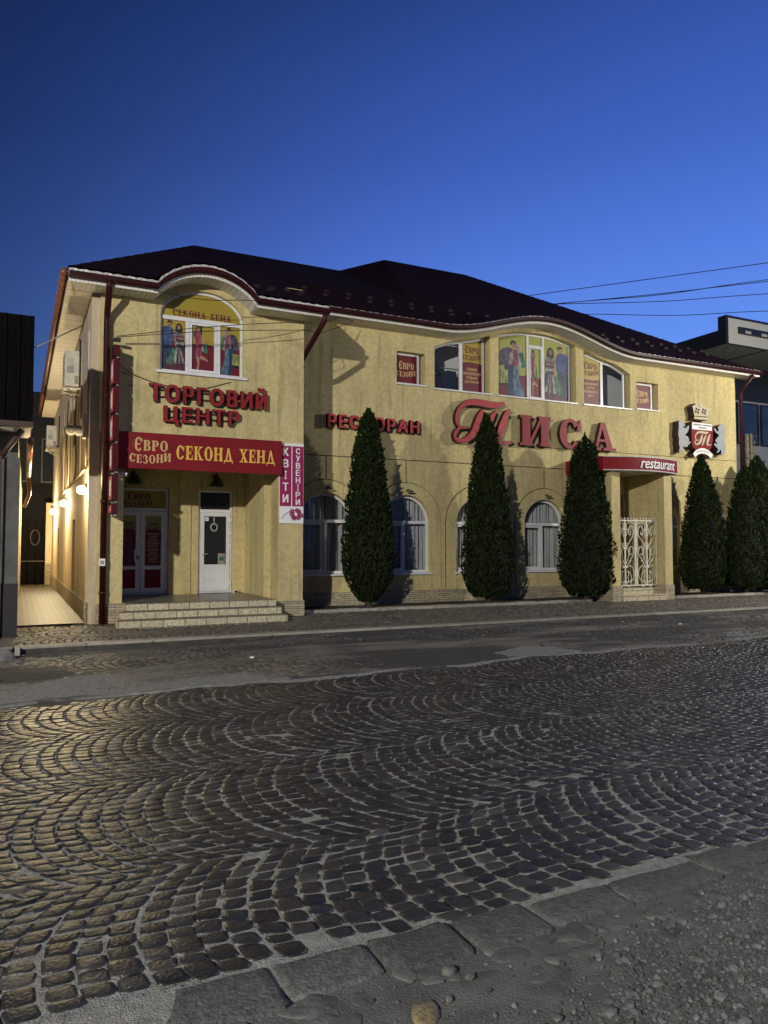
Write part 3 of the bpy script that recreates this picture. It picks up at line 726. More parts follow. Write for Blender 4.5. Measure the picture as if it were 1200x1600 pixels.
for i in range(3):
    x = 10.62 + i * .10
    mb = MB(); mb.poly([smooth_loop([(x - .05, 6.44), (x + .03, 6.46), (x + .09, 6.40), (x + .10, 5.9), (x + .06, 5.6), (x - .06, 5.6), (x - .10, 5.9), (x - .09, 6.38)], 3)], Y2 + .50 + i * .02, Y2 + .60 + i * .02, 'garment'); mb.build('garment', rail)

# ---- porch doors
yd = YP + .06
mb = MB(); mb.frame([(1.905, .515), (3.115, .515), (3.115, 2.915), (1.905, 2.915)], .05, yd, yd + .08, 'white_pvc'); mb.box(1.95, 3.07, yd - .004, yd + .07, 2.40, 2.47, 'white_pvc')
fr_ = mb.build('door_frame', bld)
mb, fin = poster(fr_, 1.955, 3.065, 2.47, 2.865, yd + .03, None, 0, 'foil_yellow'); euro(mb, 2.46, 2.49, .62, .34, yd + .027, 'foil_maroon'); fin('transom_pane')
for x0, x1, hx in ((1.96, 2.505, 2.44), (2.515, 3.06, None)):
    mb = MB(); mb.frame([(x0, .57), (x1, .57), (x1, 2.395), (x0, 2.395)], .095, yd - .03, yd + .05, 'white_pvc'); mb.box(x0 + .09, x1 - .09, yd - .028, yd + .045, 1.085, 1.165, 'white_pvc')
    d = mb.build('door', bld)
    mb = MB(); mb.box(x0 + .09, x1 - .09, yd - .005, yd + .03, .66, 1.09, 'sign_red'); mb.build('door_panel', d)
    mb, fin = poster(d, x0 + .09, x1 - .09, 1.16, 2.305, yd, None, .70, 'foil_green'); cx = (x0 + x1) / 2
    euro(mb, cx, 1.97, .28, .20, yd - .003, 'foil_maroon')
    for i in range(13):
        w = .08 + .07 * rnd.random(); z = 1.88 - i * .052
        mb.add([(cx - w, yd - .002, z), (cx + w, yd - .002, z), (cx + w, yd - .002, z + .014), (cx - w, yd - .002, z + .014)], [(0, 1, 2, 3)], 'letter_cream' if hx is None else 'dress')
    fin()
    if hx:
        mb = MB(); mb.tube([(hx, yd - .03, 1.22), (hx - .03, yd - .09, 1.24), (hx - .06, yd - .10, 1.30), (hx - .06, yd - .10, 1.50), (hx - .03, yd - .09, 1.56), (hx, yd - .03, 1.58)], .016, 'white_pvc', 8); mb.box(hx + .0, hx + .035, yd - .045, yd - .03, 1.32, 1.40, 'black'); mb.build('handle', d)
    else:
        for z in (2.2, 1.9, 1.55, .72):
            mb = MB(); mb.box(x1 - .01, x1 + .045, yd - .055, yd - .03, z - .05, z + .05, 'white_pvc'); mb.build('hinge', d)
mb = MB(); mb.frame([(3.805, .515), (4.595, .515), (4.595, 2.915), (3.805, 2.915)], .045, yd, yd + .08, 'white_pvc'); mb.box(3.85, 4.55, yd - .004, yd + .07, 2.40, 2.47, 'white_pvc')
fr_ = mb.build('door_frame', bld)
mb = MB(); mb.box(3.85, 4.55, yd + .02, yd + .03, 2.47, 2.87, 'black'); mb.build('transom_pane', fr_)
mb = MB(); x0, x1 = 3.855, 4.545
mb.frame([(x0, .56), (x1, .56), (x1, 2.395), (x0, 2.395)], .085, yd - .03, yd + .05, 'white_pvc'); mb.box(x0 + .08, x1 - .08, yd - .028, yd + .045, 1.10, 1.18, 'white_pvc'); d = mb.build('door', bld)
mb = MB(); mb.box(x0 + .08, x1 - .08, yd - .012, yd + .03, .64, 1.105, 'white_pvc'); mb.frame([(x0 + .12, .68), (x1 - .12, .68), (x1 - .12, 1.07), (x0 + .12, 1.07)], .012, yd - .018, yd - .01, 'white_pvc'); mb.build('door_panel', d)
mb = MB(); mb.box(x0 + .08, x1 - .08, yd + .005, yd + .02, 1.17, 2.315, 'black'); pn = mb.build('pane', d)
mb = MB(); mb.box(x0 + .095, x0 + .19, yd - .002, yd + .004, 2.20, 2.29, 'white'); mb.box(x0 + .125, x0 + .16, yd - .004, yd - .002, 2.225, 2.27, 'grey_metal'); mb.build('notice', d); mb = MB(); mb.box(x1 - .27, x1 - .10, yd - .002, yd + .004, 1.19, 1.44, 'bag_pale'); mb.box(x1 - .24, x1 - .13, yd - .004, yd - .002, 1.27, 1.36, 'bag_green'); mb.box(x1 - .24, x1 - .13, yd - .004, yd - .002, 1.39, 1.41, 'grey_metal'); mb.build('notice', d)
mb = MB(); mb.tube([(x0 + .045, yd - .03, 1.42), (x0 + .05, yd - .08, 1.42), (x0 + .17, yd - .08, 1.425)], .013, 'grey_metal', 6); mb.build('handle', d)
for z in (2.22, 1.92, 1.6, .74):
    mb = MB(); mb.box(x1 - .01, x1 + .04, yd - .05, yd - .03, z - .05, z + .05, 'white_pvc'); mb.build('hinge', d)
wr = MB()
wr.tube([(4.17 + .075 * math.cos(2 * math.pi * i / 16), yd - .03, 2.05 + .085 * math.sin(2 * math.pi * i / 16)) for i in range(17)], .022, 'grey_metal', 6); wr.tube([(4.17, yd - .02, 2.13), (4.17, yd - .02, 2.30)], .007, 'white', 5)
tag(wr.build('wreath', None, (4.17, yd - .03, 1.95)), 'small round wreath hanging inside the black glass of the white porch door', 'wreath')

# porch lanterns
for x, lb in ((2.33, 'dark scalloped wall lamp in shadow above the double door with printed panels'), (4.18, 'dark scalloped wall lamp above the single white porch door')):
    t_ = thing('wall_lamp', lb, 'wall lamp', (x, YP, 3.05), 'unlit lamps over the porch doors')
    mb = MB(); mb.sphere((x, YP - .02, 3.24), .06, 'dark_metal', 10, (1, .5, 1)); mb.tube([(x, YP - .02, 3.25), (x, YP - .12, 3.30), (x, YP - .15, 3.22)], .014, 'dark_metal', 6); mb.build('bracket', t_)
    mb = MB(); n = 20; vs = []
    for i, (r_, z) in enumerate(((.03, 3.24), (.08, 3.18), (.13, 3.08), (.165, 3.0))):
        for k in range(n): rr = r_ * (1 + (.10 if i == 3 else .04) * (k % 2)); a = 2 * math.pi * k / n; vs.append((x + rr * math.cos(a), YP - .17 + rr * math.sin(a), z))
    mb.add(vs, [(i * n + k, i * n + (k + 1) % n, (i + 1) * n + (k + 1) % n, (i + 1) * n + k) for i in range(3) for k in range(n)], 'dark_metal', True); mb.sphere((x, YP - .17, 3.06), .05, 'bag_pale', 8); mb.build('lamp_shade', t_)

# ---- roof
def A_(x, y):
    yy = min(y, 47.3 - y)
    return 6.86 + .495 * (yy - 15.03)
def roof_z(x, y):
    a = A_(x, y)
    if x > 5.995:
        a = min(a - .27 * max(0, min(1, 1 - (y - 16.7) / 2.0)), 7.42 + .63 * (22.0 - x))
        yy = min(y, 47.5 - y)
        z = max(a, min(7.42 + .63 * (yy - 16.7), 7.42 + .63 * (22.0 - x), A_(x, y) + .39 * (x - 9.85)))
        return max(z, 7.42 + b2(x) + .04 * (y - 16.7)) if b2(x) > 0 and y < 20 else z
    z = min(a, 6.86 + 1.05 * (x - .78))
    return max(z, 6.86 + b1(x) + .03 * (y - 15.03)) if b1(x) > 0 and y < 17.5 else z
def roof_patch(xs, ys):
    mb = MB(); V = []
    for y in ys:
        for x in xs: V.append((x, y, roof_z(x, y)))
    n = len(xs); mb.add(V, [(j * n + i, j * n + i + 1, (j + 1) * n + i + 1, (j + 1) * n + i) for j in range(len(ys) - 1) for i in range(n - 1)], 'roof_metal', False)
    return mb
ysA = frange(15.03, 16.7, 14); ysB = frange(16.7, 23.65, 56) + frange(23.8, 32.2, 30)
rf = MB()
for xs, ys in ((frange(.78, 5.99, 72), ysA + ysB[1:]), (frange(6.0, 22.0, 190), ysB)):
    p = roof_patch(xs, ys); rf.add(p.v, p.f, 'roof_metal')
roof = rf.build('roof', bld)
# eaves: soffit, toothed edge, gutter, pale strip painting the light reflected on the roof edge
def eave(x0, x1, yw, ye, zt, bf, n):
    xs = frange(x0, x1, n)
    mb = MB(); mb.strip([(x, yw + .02, zt + bf(x)) for x in xs], [(x, ye, zt + bf(x)) for x in xs], 'soffit'); mb.build('soffit', bld)
    mb = MB(); mb.strip([(x, ye, zt + bf(x)) for x in xs], [(x, ye, zt + bf(x) + .075) for x in xs], 'fascia_tooth'); mb.build('fascia', bld)
    mb = MB(); sec = [(ye - .005, .10), (ye - .03, .055), (ye - .08, .055), (ye - .125, .085), (ye - .135, .165), (ye - .12, .165)]
    for a, b in zip(sec[:-1], sec[1:]): mb.strip([(x, a[0], zt + bf(x) + a[1]) for x in xs], [(x, b[0], zt + bf(x) + b[1]) for x in xs], 'gutter_red')
    g_ = mb.build('gutter', bld)
    for p in g_.data.polygons: p.use_smooth = True
    mb = MB(); dz = (.235 if bf is b1 else .20)
    mb.strip([(x, ye - .01, zt + bf(x) + .06) for x in xs], [(x, ye - .04 + .006 * math.sin(x * 60), zt + bf(x) + dz + .004 + .008 * math.sin(x * 31)) for x in xs], 'trim_glint'); mb.build('trim_glint', bld)
eave(.78, 6.0, Y1, 15.03, ZT1, b1, 110); eave(6.0, 22.0, Y2, 16.7, ZT2, b2, 200)
mb = MB()   # alley-side eave
mb.add([(.78, 15.53, ZT1), (XL + .02, 15.53, ZT1), (XL + .02, 31.5, ZT1), (.78, 31.5, ZT1)], [(0, 1, 2, 3)], 'soffit_side'); mb.build('soffit', bld)
mb = MB(); mb.box(.76, .78, 15.03, 31.5, ZT1, ZT1 + .29, 'gutter_red'); mb.tube([(.70, 15.0, ZT1 + .16), (.70, 31.5, ZT1 + .14)], .07, 'copper_gutter', 8)
for y in frange(15.4, 31.8, 26): mb.box(.69, .78, y, y + .03, ZT1 + .2, ZT1 + .24, 'gutter_red')
mb.build('gutter', bld)
mb = MB(); yy_ = frange(15.03, 16.7, 8); mb.strip([(6.0, y, ZT1) for y in yy_], [(6.0, y, roof_z(5.99, y)) for y in yy_], 'gutter_red'); mb.add([(XW, 15.03, ZT1 + .001), (6.0, 15.03, ZT1 + .001), (6.0, 16.72, ZT1 + .001), (XW, 16.72, ZT1 + .001)], [(0, 1, 2, 3)], 'soffit')
mb.box(XW, 6.0, 16.7, 16.74, ZT1, 7.7, 'plaster_yellow'); mb.build('fascia', bld)
# snow guards
gm = MB(); gm.box(-.07, .07, -.01, .01, 0, .07, 'snow_guard'); gm.box(-.07, -.055, -.01, .09, 0, .05, 'snow_guard'); gm.box(.055, .07, -.01, .09, 0, .05, 'snow_guard')
g0 = gm.build('snow_guard')
first = True
gp = [(4.85 + .32 * (i % 2), 15.6 + .12 * (i // 2)) for i in range(0)]
gp += [(x, 16.05) for x in (4.7, 5.05, 5.4, 5.75)] + [(4.9, 15.75), (5.6, 15.8)]
gp += [(6.3 + .62 * i, 17.55) for i in range(26)] + [(6.5 + .62 * i, 17.95) for i in range(25)]
for x, y in gp:
    o = g0 if first else g0.copy()
    if not first: C.objects.link(o)
    first = False
    o.location = (x, y, roof_z(x, y) - .005); adopt(o, bld)
# downpipes
def pipe(pts, r=.062):
    mb = MB(); mb.tube(pts, r, 'gutter_red', 10)
    for i in range(len(pts) - 1):
        a, b = Vector(pts[i]), Vector(pts[i + 1])
        if abs(a.z - b.z) > 2:
            for k in (.25, .6, .9): p = a.lerp(b, k); mb.tube([p - Vector((0, 0, .03)), p + Vector((0, 0, .03))], r * 1.18, 'gutter_red', 10)
    return mb.build('downpipe', bld)
pipe([(1.50, 14.95, 6.66), (1.50, 14.98, 6.55), (1.505, 15.36, 6.15), (1.51, 15.43, 6.0), (1.51, 15.43, .12)])
pipe([(5.90, 14.95, 6.66), (5.90, 14.97, 6.5), (5.72, 15.5, 5.98), (5.70, 16.1, 5.7), (5.69, 16.25, 5.5), (5.69, 16.25, .2)])
pipe([(21.55, 16.6, 7.2), (21.53, 16.98, 6.8), (21.52, 17.06, 6.65), (21.52, 17.06, .2)])
pipe([(14.42, 16.95, 3.55), (14.42, 17.05, 3.4), (14.42, 17.05, .2)], .045)

# ---- restaurant porch canopy, columns, steps
can = MB(); n = 24
front = [(14.26 + 2.82 * i / n, 15.66 - .36 * math.sin(math.pi * i / n) ** .9 + .04 * i / n) for i in range(n + 1)]
zb, zt_ = 3.67, 4.06
can.strip([(x, y, zt_) for x, y in front], [(x, y, zb) for x, y in front], 'sign_red')
plan = front + [(17.08, Y2), (14.26, Y2)]
can.add([(x, y, zb + .02) for x, y in plan], [tuple(range(len(plan)))], 'plaster_smooth'); can.add([(x, y, zt_ - .015) for x, y in plan], [tuple(range(len(plan)))], 'trim_glint')
can.add([(14.26, 15.66, zb), (14.26, Y2, zb), (14.26, Y2, zt_), (14.26, 15.66, zt_)], [(0, 1, 2, 3)], 'sign_red'); can.add([(17.08, 15.70, zb), (17.08, Y2, zb), (17.08, Y2, zt_), (17.08, 15.70, zt_)], [(0, 1, 2, 3)], 'sign_red')
for z in (zb, zt_ - .02): can.strip([(x, y - .012, z) for x, y in front], [(x, y - .012, z + .028) for x, y in front], 'trim_glint')
canopy = can.build('canopy', bld)
def on_front(x, y, z):
    i = max(0, min(n - 1, int((x - 14.26) / 2.82 * n))); a, b = front[i], front[i + 1]; k = (x - a[0]) / (b[0] - a[0])
    return (x, a[1] + (b[1] - a[1]) * k + y, z)
mb = MB(); put_text(mb, 'restaurant', 15.30, 16.84, 3.75, 3.98, -.022, .012, 'white', bold=.012, shear=.28, fn=on_front); mb.build('lettering', canopy)
for x in (14.56, 16.50):
    mb = MB(); mb.box(x, x + .30, 15.66, 16.30, .52, zb + .01, 'plaster_yellow'); mb.box(x - .02, x + .32, 15.63, 16.32, ZG - .02, .52, 'stone_tile'); mb.build('column', bld)
mb = MB(); mb.box(16.52, 16.78, 16.30, Y2, ZG, zb, 'plaster_yellow'); mb.build('wall', bld)
mb = MB(); mb.box(14.88, 16.48, 15.90, Y2 + .3, ZG - .05, .44, 'step_tile'); mb.box(14.88, 16.48, 15.60, 15.90, ZG - .05, .27, 'step_tile'); mb.build('steps', bld)
mb = MB(); mb.box(14.95, 16.45, Y2 + .3, Y2 + .33, .45, 3.2, 'dark_room'); mb.frame([(14.96, .45), (15.6, .45), (15.6, 2.7), (14.96, 2.7)], .07, Y2 + .1, Y2 + .16, 'white_pvc'); mb.build('door', bld)
# wrought-iron gate
gate = thing('gate', 'cream wrought-iron double gate with scrolls between the restaurant porch columns', 'gate', (15.68, 15.95, .49))
yg = 15.93
def scroll(mb, pts, r=.011): mb.tube([(p[0], yg + .006 * math.sin(i), p[1]) for i, p in enumerate(smooth_path([(a, b) for a, b in pts], 4))], r, 'white_paint', 5)
def spiral(cx, cz, r0, r1, a0, turns, n=12): return [(cx + (r0 + (r1 - r0) * i / n) * math.cos(R(a0 + 360 * turns * i / n)), cz + (r0 + (r1 - r0) * i / n) * math.sin(R(a0 + 360 * turns * i / n))) for i in range(n + 1)]
for gx0, gx1 in ((14.88, 15.665), (15.685, 16.47)):
    mb = MB(); c = (gx0 + gx1) / 2
    for x in (gx0 + .02, gx1 - .02, c): mb.box(x - .017, x + .017, yg - .017, yg + .017, .50, 2.36 if x != c else 2.34, 'white_paint')
    for z in (.515, 2.33): mb.box(gx0, gx1, yg - .016, yg + .016, z - .017, z + .017, 'white_paint')
    for i in range(7):
        x = gx0 + .05 + i * (gx1 - gx0 - .1) / 6; mb.sphere((x, yg, 2.385), .022, 'white_paint', 6, (1, 1, 1.4))
    for sg in (-1, 1):
        w = (gx1 - gx0) / 2 - .05
        X = lambda u: c + sg * u * w
        scroll(mb, [(X(.06), .62)] + [(X((p[0])), p[1]) for p in spiral(.42, .70, .26, .10, 200, 1.2)], .010)
        scroll(mb, [(X(.04), .60), (X(.7), .66), (X(.95), .86), (X(.6), 1.06), (X(.04), .98)], .010)
        scroll(mb, [(X(.04), .98), (X(.55), 1.22), (X(.9), 1.42), (X(.72), 1.60), (X(.42), 1.50), (X(.50), 1.36), (X(.66), 1.40)], .012)
        scroll(mb, [(X(.04), 1.10), (X(.34), 1.30), (X(.30), 1.62), (X(.08), 1.70)], .010)
        scroll(mb, [(X(.04), 1.55), (X(.45), 1.72), (X(.92), 1.95), (X(.80), 2.15), (X(.48), 2.14), (X(.38), 1.98), (X(.58), 1.92), (X(.64), 2.03)], .012)
        scroll(mb, [(X(.04), 1.80), (X(.22), 2.02), (X(.16), 2.2), (X(.5), 2.29), (X(.95), 2.24)], .010)
        for px, pz in ((.2, 2.08), (.12, 1.55), (.55, 1.2), (.3, .9)): mb.sphere((X(px), yg, pz), .028, 'white_paint', 6)
    for z in (1.02, 1.62, 1.9): mb.sphere((c, yg, z), .036, 'white_paint', 8, (1, 1, 1.3))
    lf = mb.build('gate_leaf', gate)
    if gx0 > 15:
        mb = MB(); mb.box(gx0 + .0, gx0 + .05, yg - .04, yg - .02, 1.30, 1.44, 'grey_metal'); mb.tube([(gx0 + .025, yg - .05, 1.38), (gx0 + .12, yg - .06, 1.38)], .01, 'grey_metal', 6); mb.build('handle', lf)

# ------------------------------------------------------------------ signs
# red shop banner
sg = thing('shop_banner', 'long dark red banner with yellow slab letters over the shop porch', 'sign', (3.42, 15.45, 3.15))
mb = MB(); mb.box(1.72, 5.09, 15.40, Y1 - .002, 3.14, 3.86, 'sign_red'); mb.build('board', sg)
mb = MB(); euro(mb, 2.36, 3.24, .80, .52, 15.396, 'letter_cream')
for c, a, b in slab_line('СЕКОНД ХЕНД', 2.86, 4.93, 0, 0): put_slab(mb, c, a, b, 3.36, 3.64, 15.395, 0, 'letter_yellow')
mb.build('lettering', sg)
# flower and souvenir sign
sg = thing('flower_sign', 'tall magenta and white sign with two columns of white letters on the wing corner pillar', 'sign', (5.34, Y1, 2.1))
mb = MB(); mb.box(5.07, 5.615, Y1 - .03, Y1 - .002, 2.10, 3.84, 'white'); mb.build('board', sg)
mb = MB()
for x0, x1 in ((5.075, 5.335), (5.355, 5.61)): mb.add([(x0, Y1 - .032, 2.47), (x1, Y1 - .032, 2.47), (x1, Y1 - .032, 3.78), (x0, Y1 - .032, 3.78)], [(0, 1, 2, 3)], 'magenta')
for s_, cx, w, h in (('КВІТИ', 5.205, .13, .17), ('СУВЕНІРИ', 5.485, .10, .125)):
    st = 1.27 / len(s_)
    for i, ch in enumerate(s_):
        z1 = 3.74 - i * st; ww = w * (.35 if ch == 'І' else 1); put_text(mb, ch, cx - ww / 2, cx + ww / 2, z1 - h, z1, Y1 - .034, 0, 'white', bold=.04)
mb.build('lettering', sg)
mb = MB()
for i in range(9):
    a = i * .75; cx, cz = 5.42 + .10 * math.cos(a) + .02 * (i % 3), 2.30 + .085 * math.sin(a)
    for q in range(5): an = q * 2 * math.pi / 5 + i; mb.add([(cx + .032 * math.cos(an) + p[0], Y1 - .034 - .0004 * (i * 5 + q), cz + .032 * math.sin(an) + p[1]) for p in ell(0, 0, .026, .02, 8)], [tuple(range(8))], 'orchid')
mb.ribbon([(5.12, 2.20, .006), (5.2, 2.30, .006), (5.3, 2.36, .006), (5.42, 2.34, .006)], Y1 - .033, None, 'black'); mb.build('flower_picture', sg)
# trading-centre letters
def letter_sign(root, s_, x0, x1, z0, z1, y, depth, m, side, bold=.05, gap=.13, stretch=None):
    info = [glyph_w(c, bold) for c in s_]; ref = glyph_w('Н', bold); H = ref[3] - ref[2]
    tot = sum(b - a for a, b, _, _ in info) + gap * (len(s_) - 1); k = (x1 - x0) / tot; x = x0; kz = (z1 - z0) / H
    for c, (a, b, e, d) in zip(s_, info):
        mb = MB(); put_text(mb, c, x, x + (b - a) * k, z0 + (e - ref[2]) * kz, z0 + (d - ref[2]) * kz, y, depth, m, side, bold); mb.build('letter', root)
        x += (b - a + gap) * k
sg = thing('trading_centre_sign', 'two rows of red block letters under the arched window of the shop wing', 'sign', (3.5, Y1, 4.05))
letter_sign(sg, 'ТОРГОВИЙ', 2.32, 4.76, 4.52, 4.86, Y1 - .12, .07, 'letter_face', 'letter_side'); letter_sign(sg, 'ЦЕНТР', 2.61, 4.16, 4.12, 4.43, Y1 - .12, .07, 'letter_face', 'letter_side')
mb = MB()
for z in (4.62, 4.76, 4.22, 4.34): mb.box(2.4 if z > 4.5 else 2.68, 4.7 if z > 4.5 else 4.1, Y1 - .05, Y1 - .03, z - .012, z + .012, 'letter_side')
mb.build('rail', sg)
sg = thing('restaurant_wall_sign', 'row of smaller pinkish red block letters on the plain wall right of the wing', 'sign', (8.0, Y2, 4.5))
letter_sign(sg, 'РЕСТОРАН', 6.80, 9.36, 4.54, 4.86, Y2 - .15, .13, 'letter_pink', 'letter_side')
# big script sign
sg = thing('restaurant_name_sign', 'very large red letters with a script first letter above the arched windows', 'sign', (13.2, Y2, 4.35))
SCR = [[(12.015, 5.556, .016), (11.781, 5.474, .07), (11.467, 5.466, .086), (11.157, 5.492, .08), (10.851, 5.471, .068), (10.624, 5.344, .054), (10.488, 5.161, .045), (10.457, 4.944, .04), (10.546, 4.80, .03), (10.671, 4.779, .025), (10.822, 4.789, .02), (10.872, 4.775, .01)],
       [(10.721, 4.799, .015), (10.52, 4.734, .03), (10.405, 4.598, .04), (10.434, 4.463, .045), (10.593, 4.417, .045), (10.82, 4.496, .071), (10.998, 4.659, .092), (11.102, 4.861, .103), (11.18, 5.084, .087), (11.269, 5.266, .041), (11.31, 5.313, .01)],
       [(11.727, 5.302, .011), (11.648, 5.208, .052), (11.542, 5.046, .078), (11.436, 4.841, .094), (11.357, 4.617, .072), (11.252, 4.414, .041), (11.19, 4.324, .015)],
       [(12.206, 5.376, .011), (12.098, 5.287, .064), (11.989, 5.057, .096), (11.892, 4.829, .101), (11.816, 4.603, .09), (11.825, 4.449, .063), (11.984, 4.437, .043), (12.171, 4.47, .027), (12.262, 4.507, .011)]]
def script_T(mb, y, depth, m, side, f=lambda x, z: (x, z), k=1., rim=None):
    for i, s_ in enumerate(SCR):
        pts = smooth_path([(*f(p[0], p[1]), p[2] * k) for p in s_], 4)
        mb.ribbon(pts, y - .0008 * i, (y + depth) if depth else None, m, side)
        if rim: mb.ribbon([(p[0], p[1], p[2] + .014) for p in pts], y + .012 - .0008 * i, y + depth, rim, side)
mb = MB(); script_T(mb, Y2 - .20, .13, 'letter_pink', 'letter_side', rim='letter_side'); mb.build('letter', sg)
for ch, x0, x1, z0, z1 in (('И', 12.53, 13.60, 4.42, 5.27), ('С', 13.88, 14.72, 4.42, 5.27), ('А', 15.04, 16.03, 4.44, 5.26)):
    mb = MB(); put_slab(mb, ch, x0, x1, z0, z1, Y2 - .20, .13, 'letter_face', 'letter_side'); mb.build('letter', sg)
# emblem
em = thing('crest_sign', 'crowned shield emblem held by two grey bears on the right end of the wall', 'emblem', (19.57, Y2, 4.4))
ye_ = Y2 - .25
crown = [(19.153, 6.043), (19.239, 6.101), (19.295, 6.075), (19.283, 6.146), (19.411, 6.167), (19.554, 6.168), (19.667, 6.085), (19.781, 6.032), (19.999, 6.06), (19.908, 5.918), (19.875, 5.791), (19.875, 5.76), (19.23, 5.742), (19.205, 5.883)]
shield = [(19.098, 5.548), (20.014, 5.548), (20.05, 5.307), (20.041, 4.974), (19.946, 4.72), (19.75, 4.62), (19.55, 4.56), (19.36, 4.62), (19.19, 4.70), (19.107, 4.815), (19.09, 5.242)]
bearL = [(18.54, 5.527), (18.665, 5.536), (18.787, 5.444), (18.813, 5.375), (18.702, 5.377), (18.77, 5.321), (18.854, 5.327), (18.94, 5.404), (18.982, 5.397), (18.935, 5.231), (18.849, 5.144), (18.792, 5.1), (18.903, 5.067), (18.971, 4.969), (18.954, 4.887), (19.011, 4.911), (19.038, 4.872), (18.924, 4.784), (18.866, 4.72), (18.728, 4.732), (18.685, 4.689), (18.725, 4.611), (18.723, 4.56), (18.53, 4.549), (18.561, 4.682), (18.523, 4.82), (18.54, 4.963), (18.502, 5.081), (18.536, 5.365)]
bearR = [(20.38, 5.537), (20.484, 5.566), (20.557, 5.529), (20.584, 5.426), (20.577, 5.216), (20.544, 5.089), (20.584, 4.945), (20.58, 4.798), (20.559, 4.588), (20.381, 4.579), (20.413, 4.664), (20.357, 4.744), (20.325, 4.659), (20.177, 4.609), (20.268, 4.718), (20.182, 4.796), (20.082, 4.873), (20.098, 4.916), (20.214, 4.902), (20.244, 4.924), (20.144, 4.981), (20.19, 5.067), (20.31, 5.178), (20.282, 5.218), (20.166, 5.273), (20.082, 5.392), (20.141, 5.396), (20.255, 5.299), (20.301, 5.365), (20.273, 5.426), (20.319, 5.491)]
mb = MB(); mb.poly([crown], ye_, Y2 - .01, 'crown_gold', 'emblem_side'); mb.poly([[(19.215, 5.716), (19.874, 5.725), (19.851, 5.644), (19.213, 5.638)]], ye_ - .01, Y2 - .01, 'crown_gold', 'emblem_side')
mb.poly([ell(19.50, 6.10, .07, .07)], ye_ - .012, Y2 - .02, 'crown_gold', 'emblem_side')
for cx in (19.36, 19.66):
    for q in range(4): mb.poly([ell(cx + .075 * math.cos(q * 1.57 + .5), 5.91 + .065 * math.sin(q * 1.57 + .5), .048, .042, 8)], ye_ - .003 - q * .0006, None, 'emblem_side')
mb.build('crown', em)
mb = MB(); mb.poly([shield], ye_, Y2 - .01, 'sign_red', 'emblem_side'); mb.add([(19.12, ye_ - .004, 5.53), (20.0, ye_ - .004, 5.53), (20.0, ye_ - .004, 5.31), (19.12, ye_ - .004, 5.31)], [(0, 1, 2, 3)], 'white')
for z, xs in ((5.44, [(19.18, 19.52), (19.58, 19.94)]), (5.355, [(19.40, 19.74)])):
    for a, b in xs:
        x = a
        while x < b: w = .03 + .02 * rnd.random(); mb.add([(x, ye_ - .006, z), (x + w, ye_ - .006, z), (x + w, ye_ - .006, z + .045), (x, ye_ - .006, z + .045)], [(0, 1, 2, 3)], 'bear_line'); x += w + .012
script_T(mb, ye_ - .008, 0, 'crown_gold', None, lambda x, z: (19.23 + (x - 10.4) / 1.86 * .72, 4.80 + (z - 4.324) / 1.23 * .46), .46); mb.build('shield', em)
for pl in (bearL, bearR):
    mb = MB(); mb.poly([smooth_loop(pl, 2)], ye_ - .01, Y2 - .01, 'bear_grey', 'emblem_side'); mb.build('bear', em)
mb = MB(); rb = [(19.16, 4.47, .075), (19.30, 4.58, .08), (19.55, 4.64, .085), (19.80, 4.58, .08), (19.94, 4.47, .075)]
mb.ribbon(smooth_path(rb, 4), ye_ - .03, Y2 - .01, 'white', 'emblem_side')
for i in range(9): x = 19.27 + .065 * i; z = 4.565 + .06 * math.sin(math.pi * (i + 1) / 10); mb.ribbon([(x, z - .03, .010), (x + .02, z + .04, .012)], ye_ - .032, None, 'bear_line')
mb.build('scroll', em)
# projecting blade sign
bs = thing('blade_sign', 'narrow vertical sign of stacked red light boxes projecting from the wing corner', 'sign', (1.66, 15.3, 2.2))
zz = [(5.25, 5.47), (4.71, 5.22), (4.16, 4.66), (3.61, 4.12), (3.04, 3.56), (2.47, 2.97), (2.22, 2.41)]
for i, (a, b) in enumerate(zz):
    mb = MB(); mb.box(1.605, 1.72, 15.07, 15.43, a, b, 'blade_red')
    if i: mb.box(1.594, 1.605, 15.10, 15.40, a + .03, b - .03, 'pink_lit'); mb.box(1.590, 1.594, 15.16, 15.33, a + .1, b - .1, 'white')
    mb.build('light_box', bs)
mb = MB(); mb.tube([(1.68, 15.36, 2.2), (1.68, 15.36, 5.55)], .014, 'grey_metal', 6)
for a, b in zz: mb.box(1.66, 1.70, 15.06, Y1, a - .035, a - .012, 'grey_metal')
mb.box(1.62, 1.74, 15.15, 15.3, 5.58, 5.63, 'dark_metal'); mb.build('bracket', bs)
mb = MB(); mb.tube(smooth_path([(1.72, 15.42, 5.2), (2.0, 15.50, 5.03), (2.6, 15.52, 4.87), (3.3, 15.52, 4.84), (4.0, 15.52, 5.06)], 5), .009, 'cable', 5); mb.build('cable', bs)
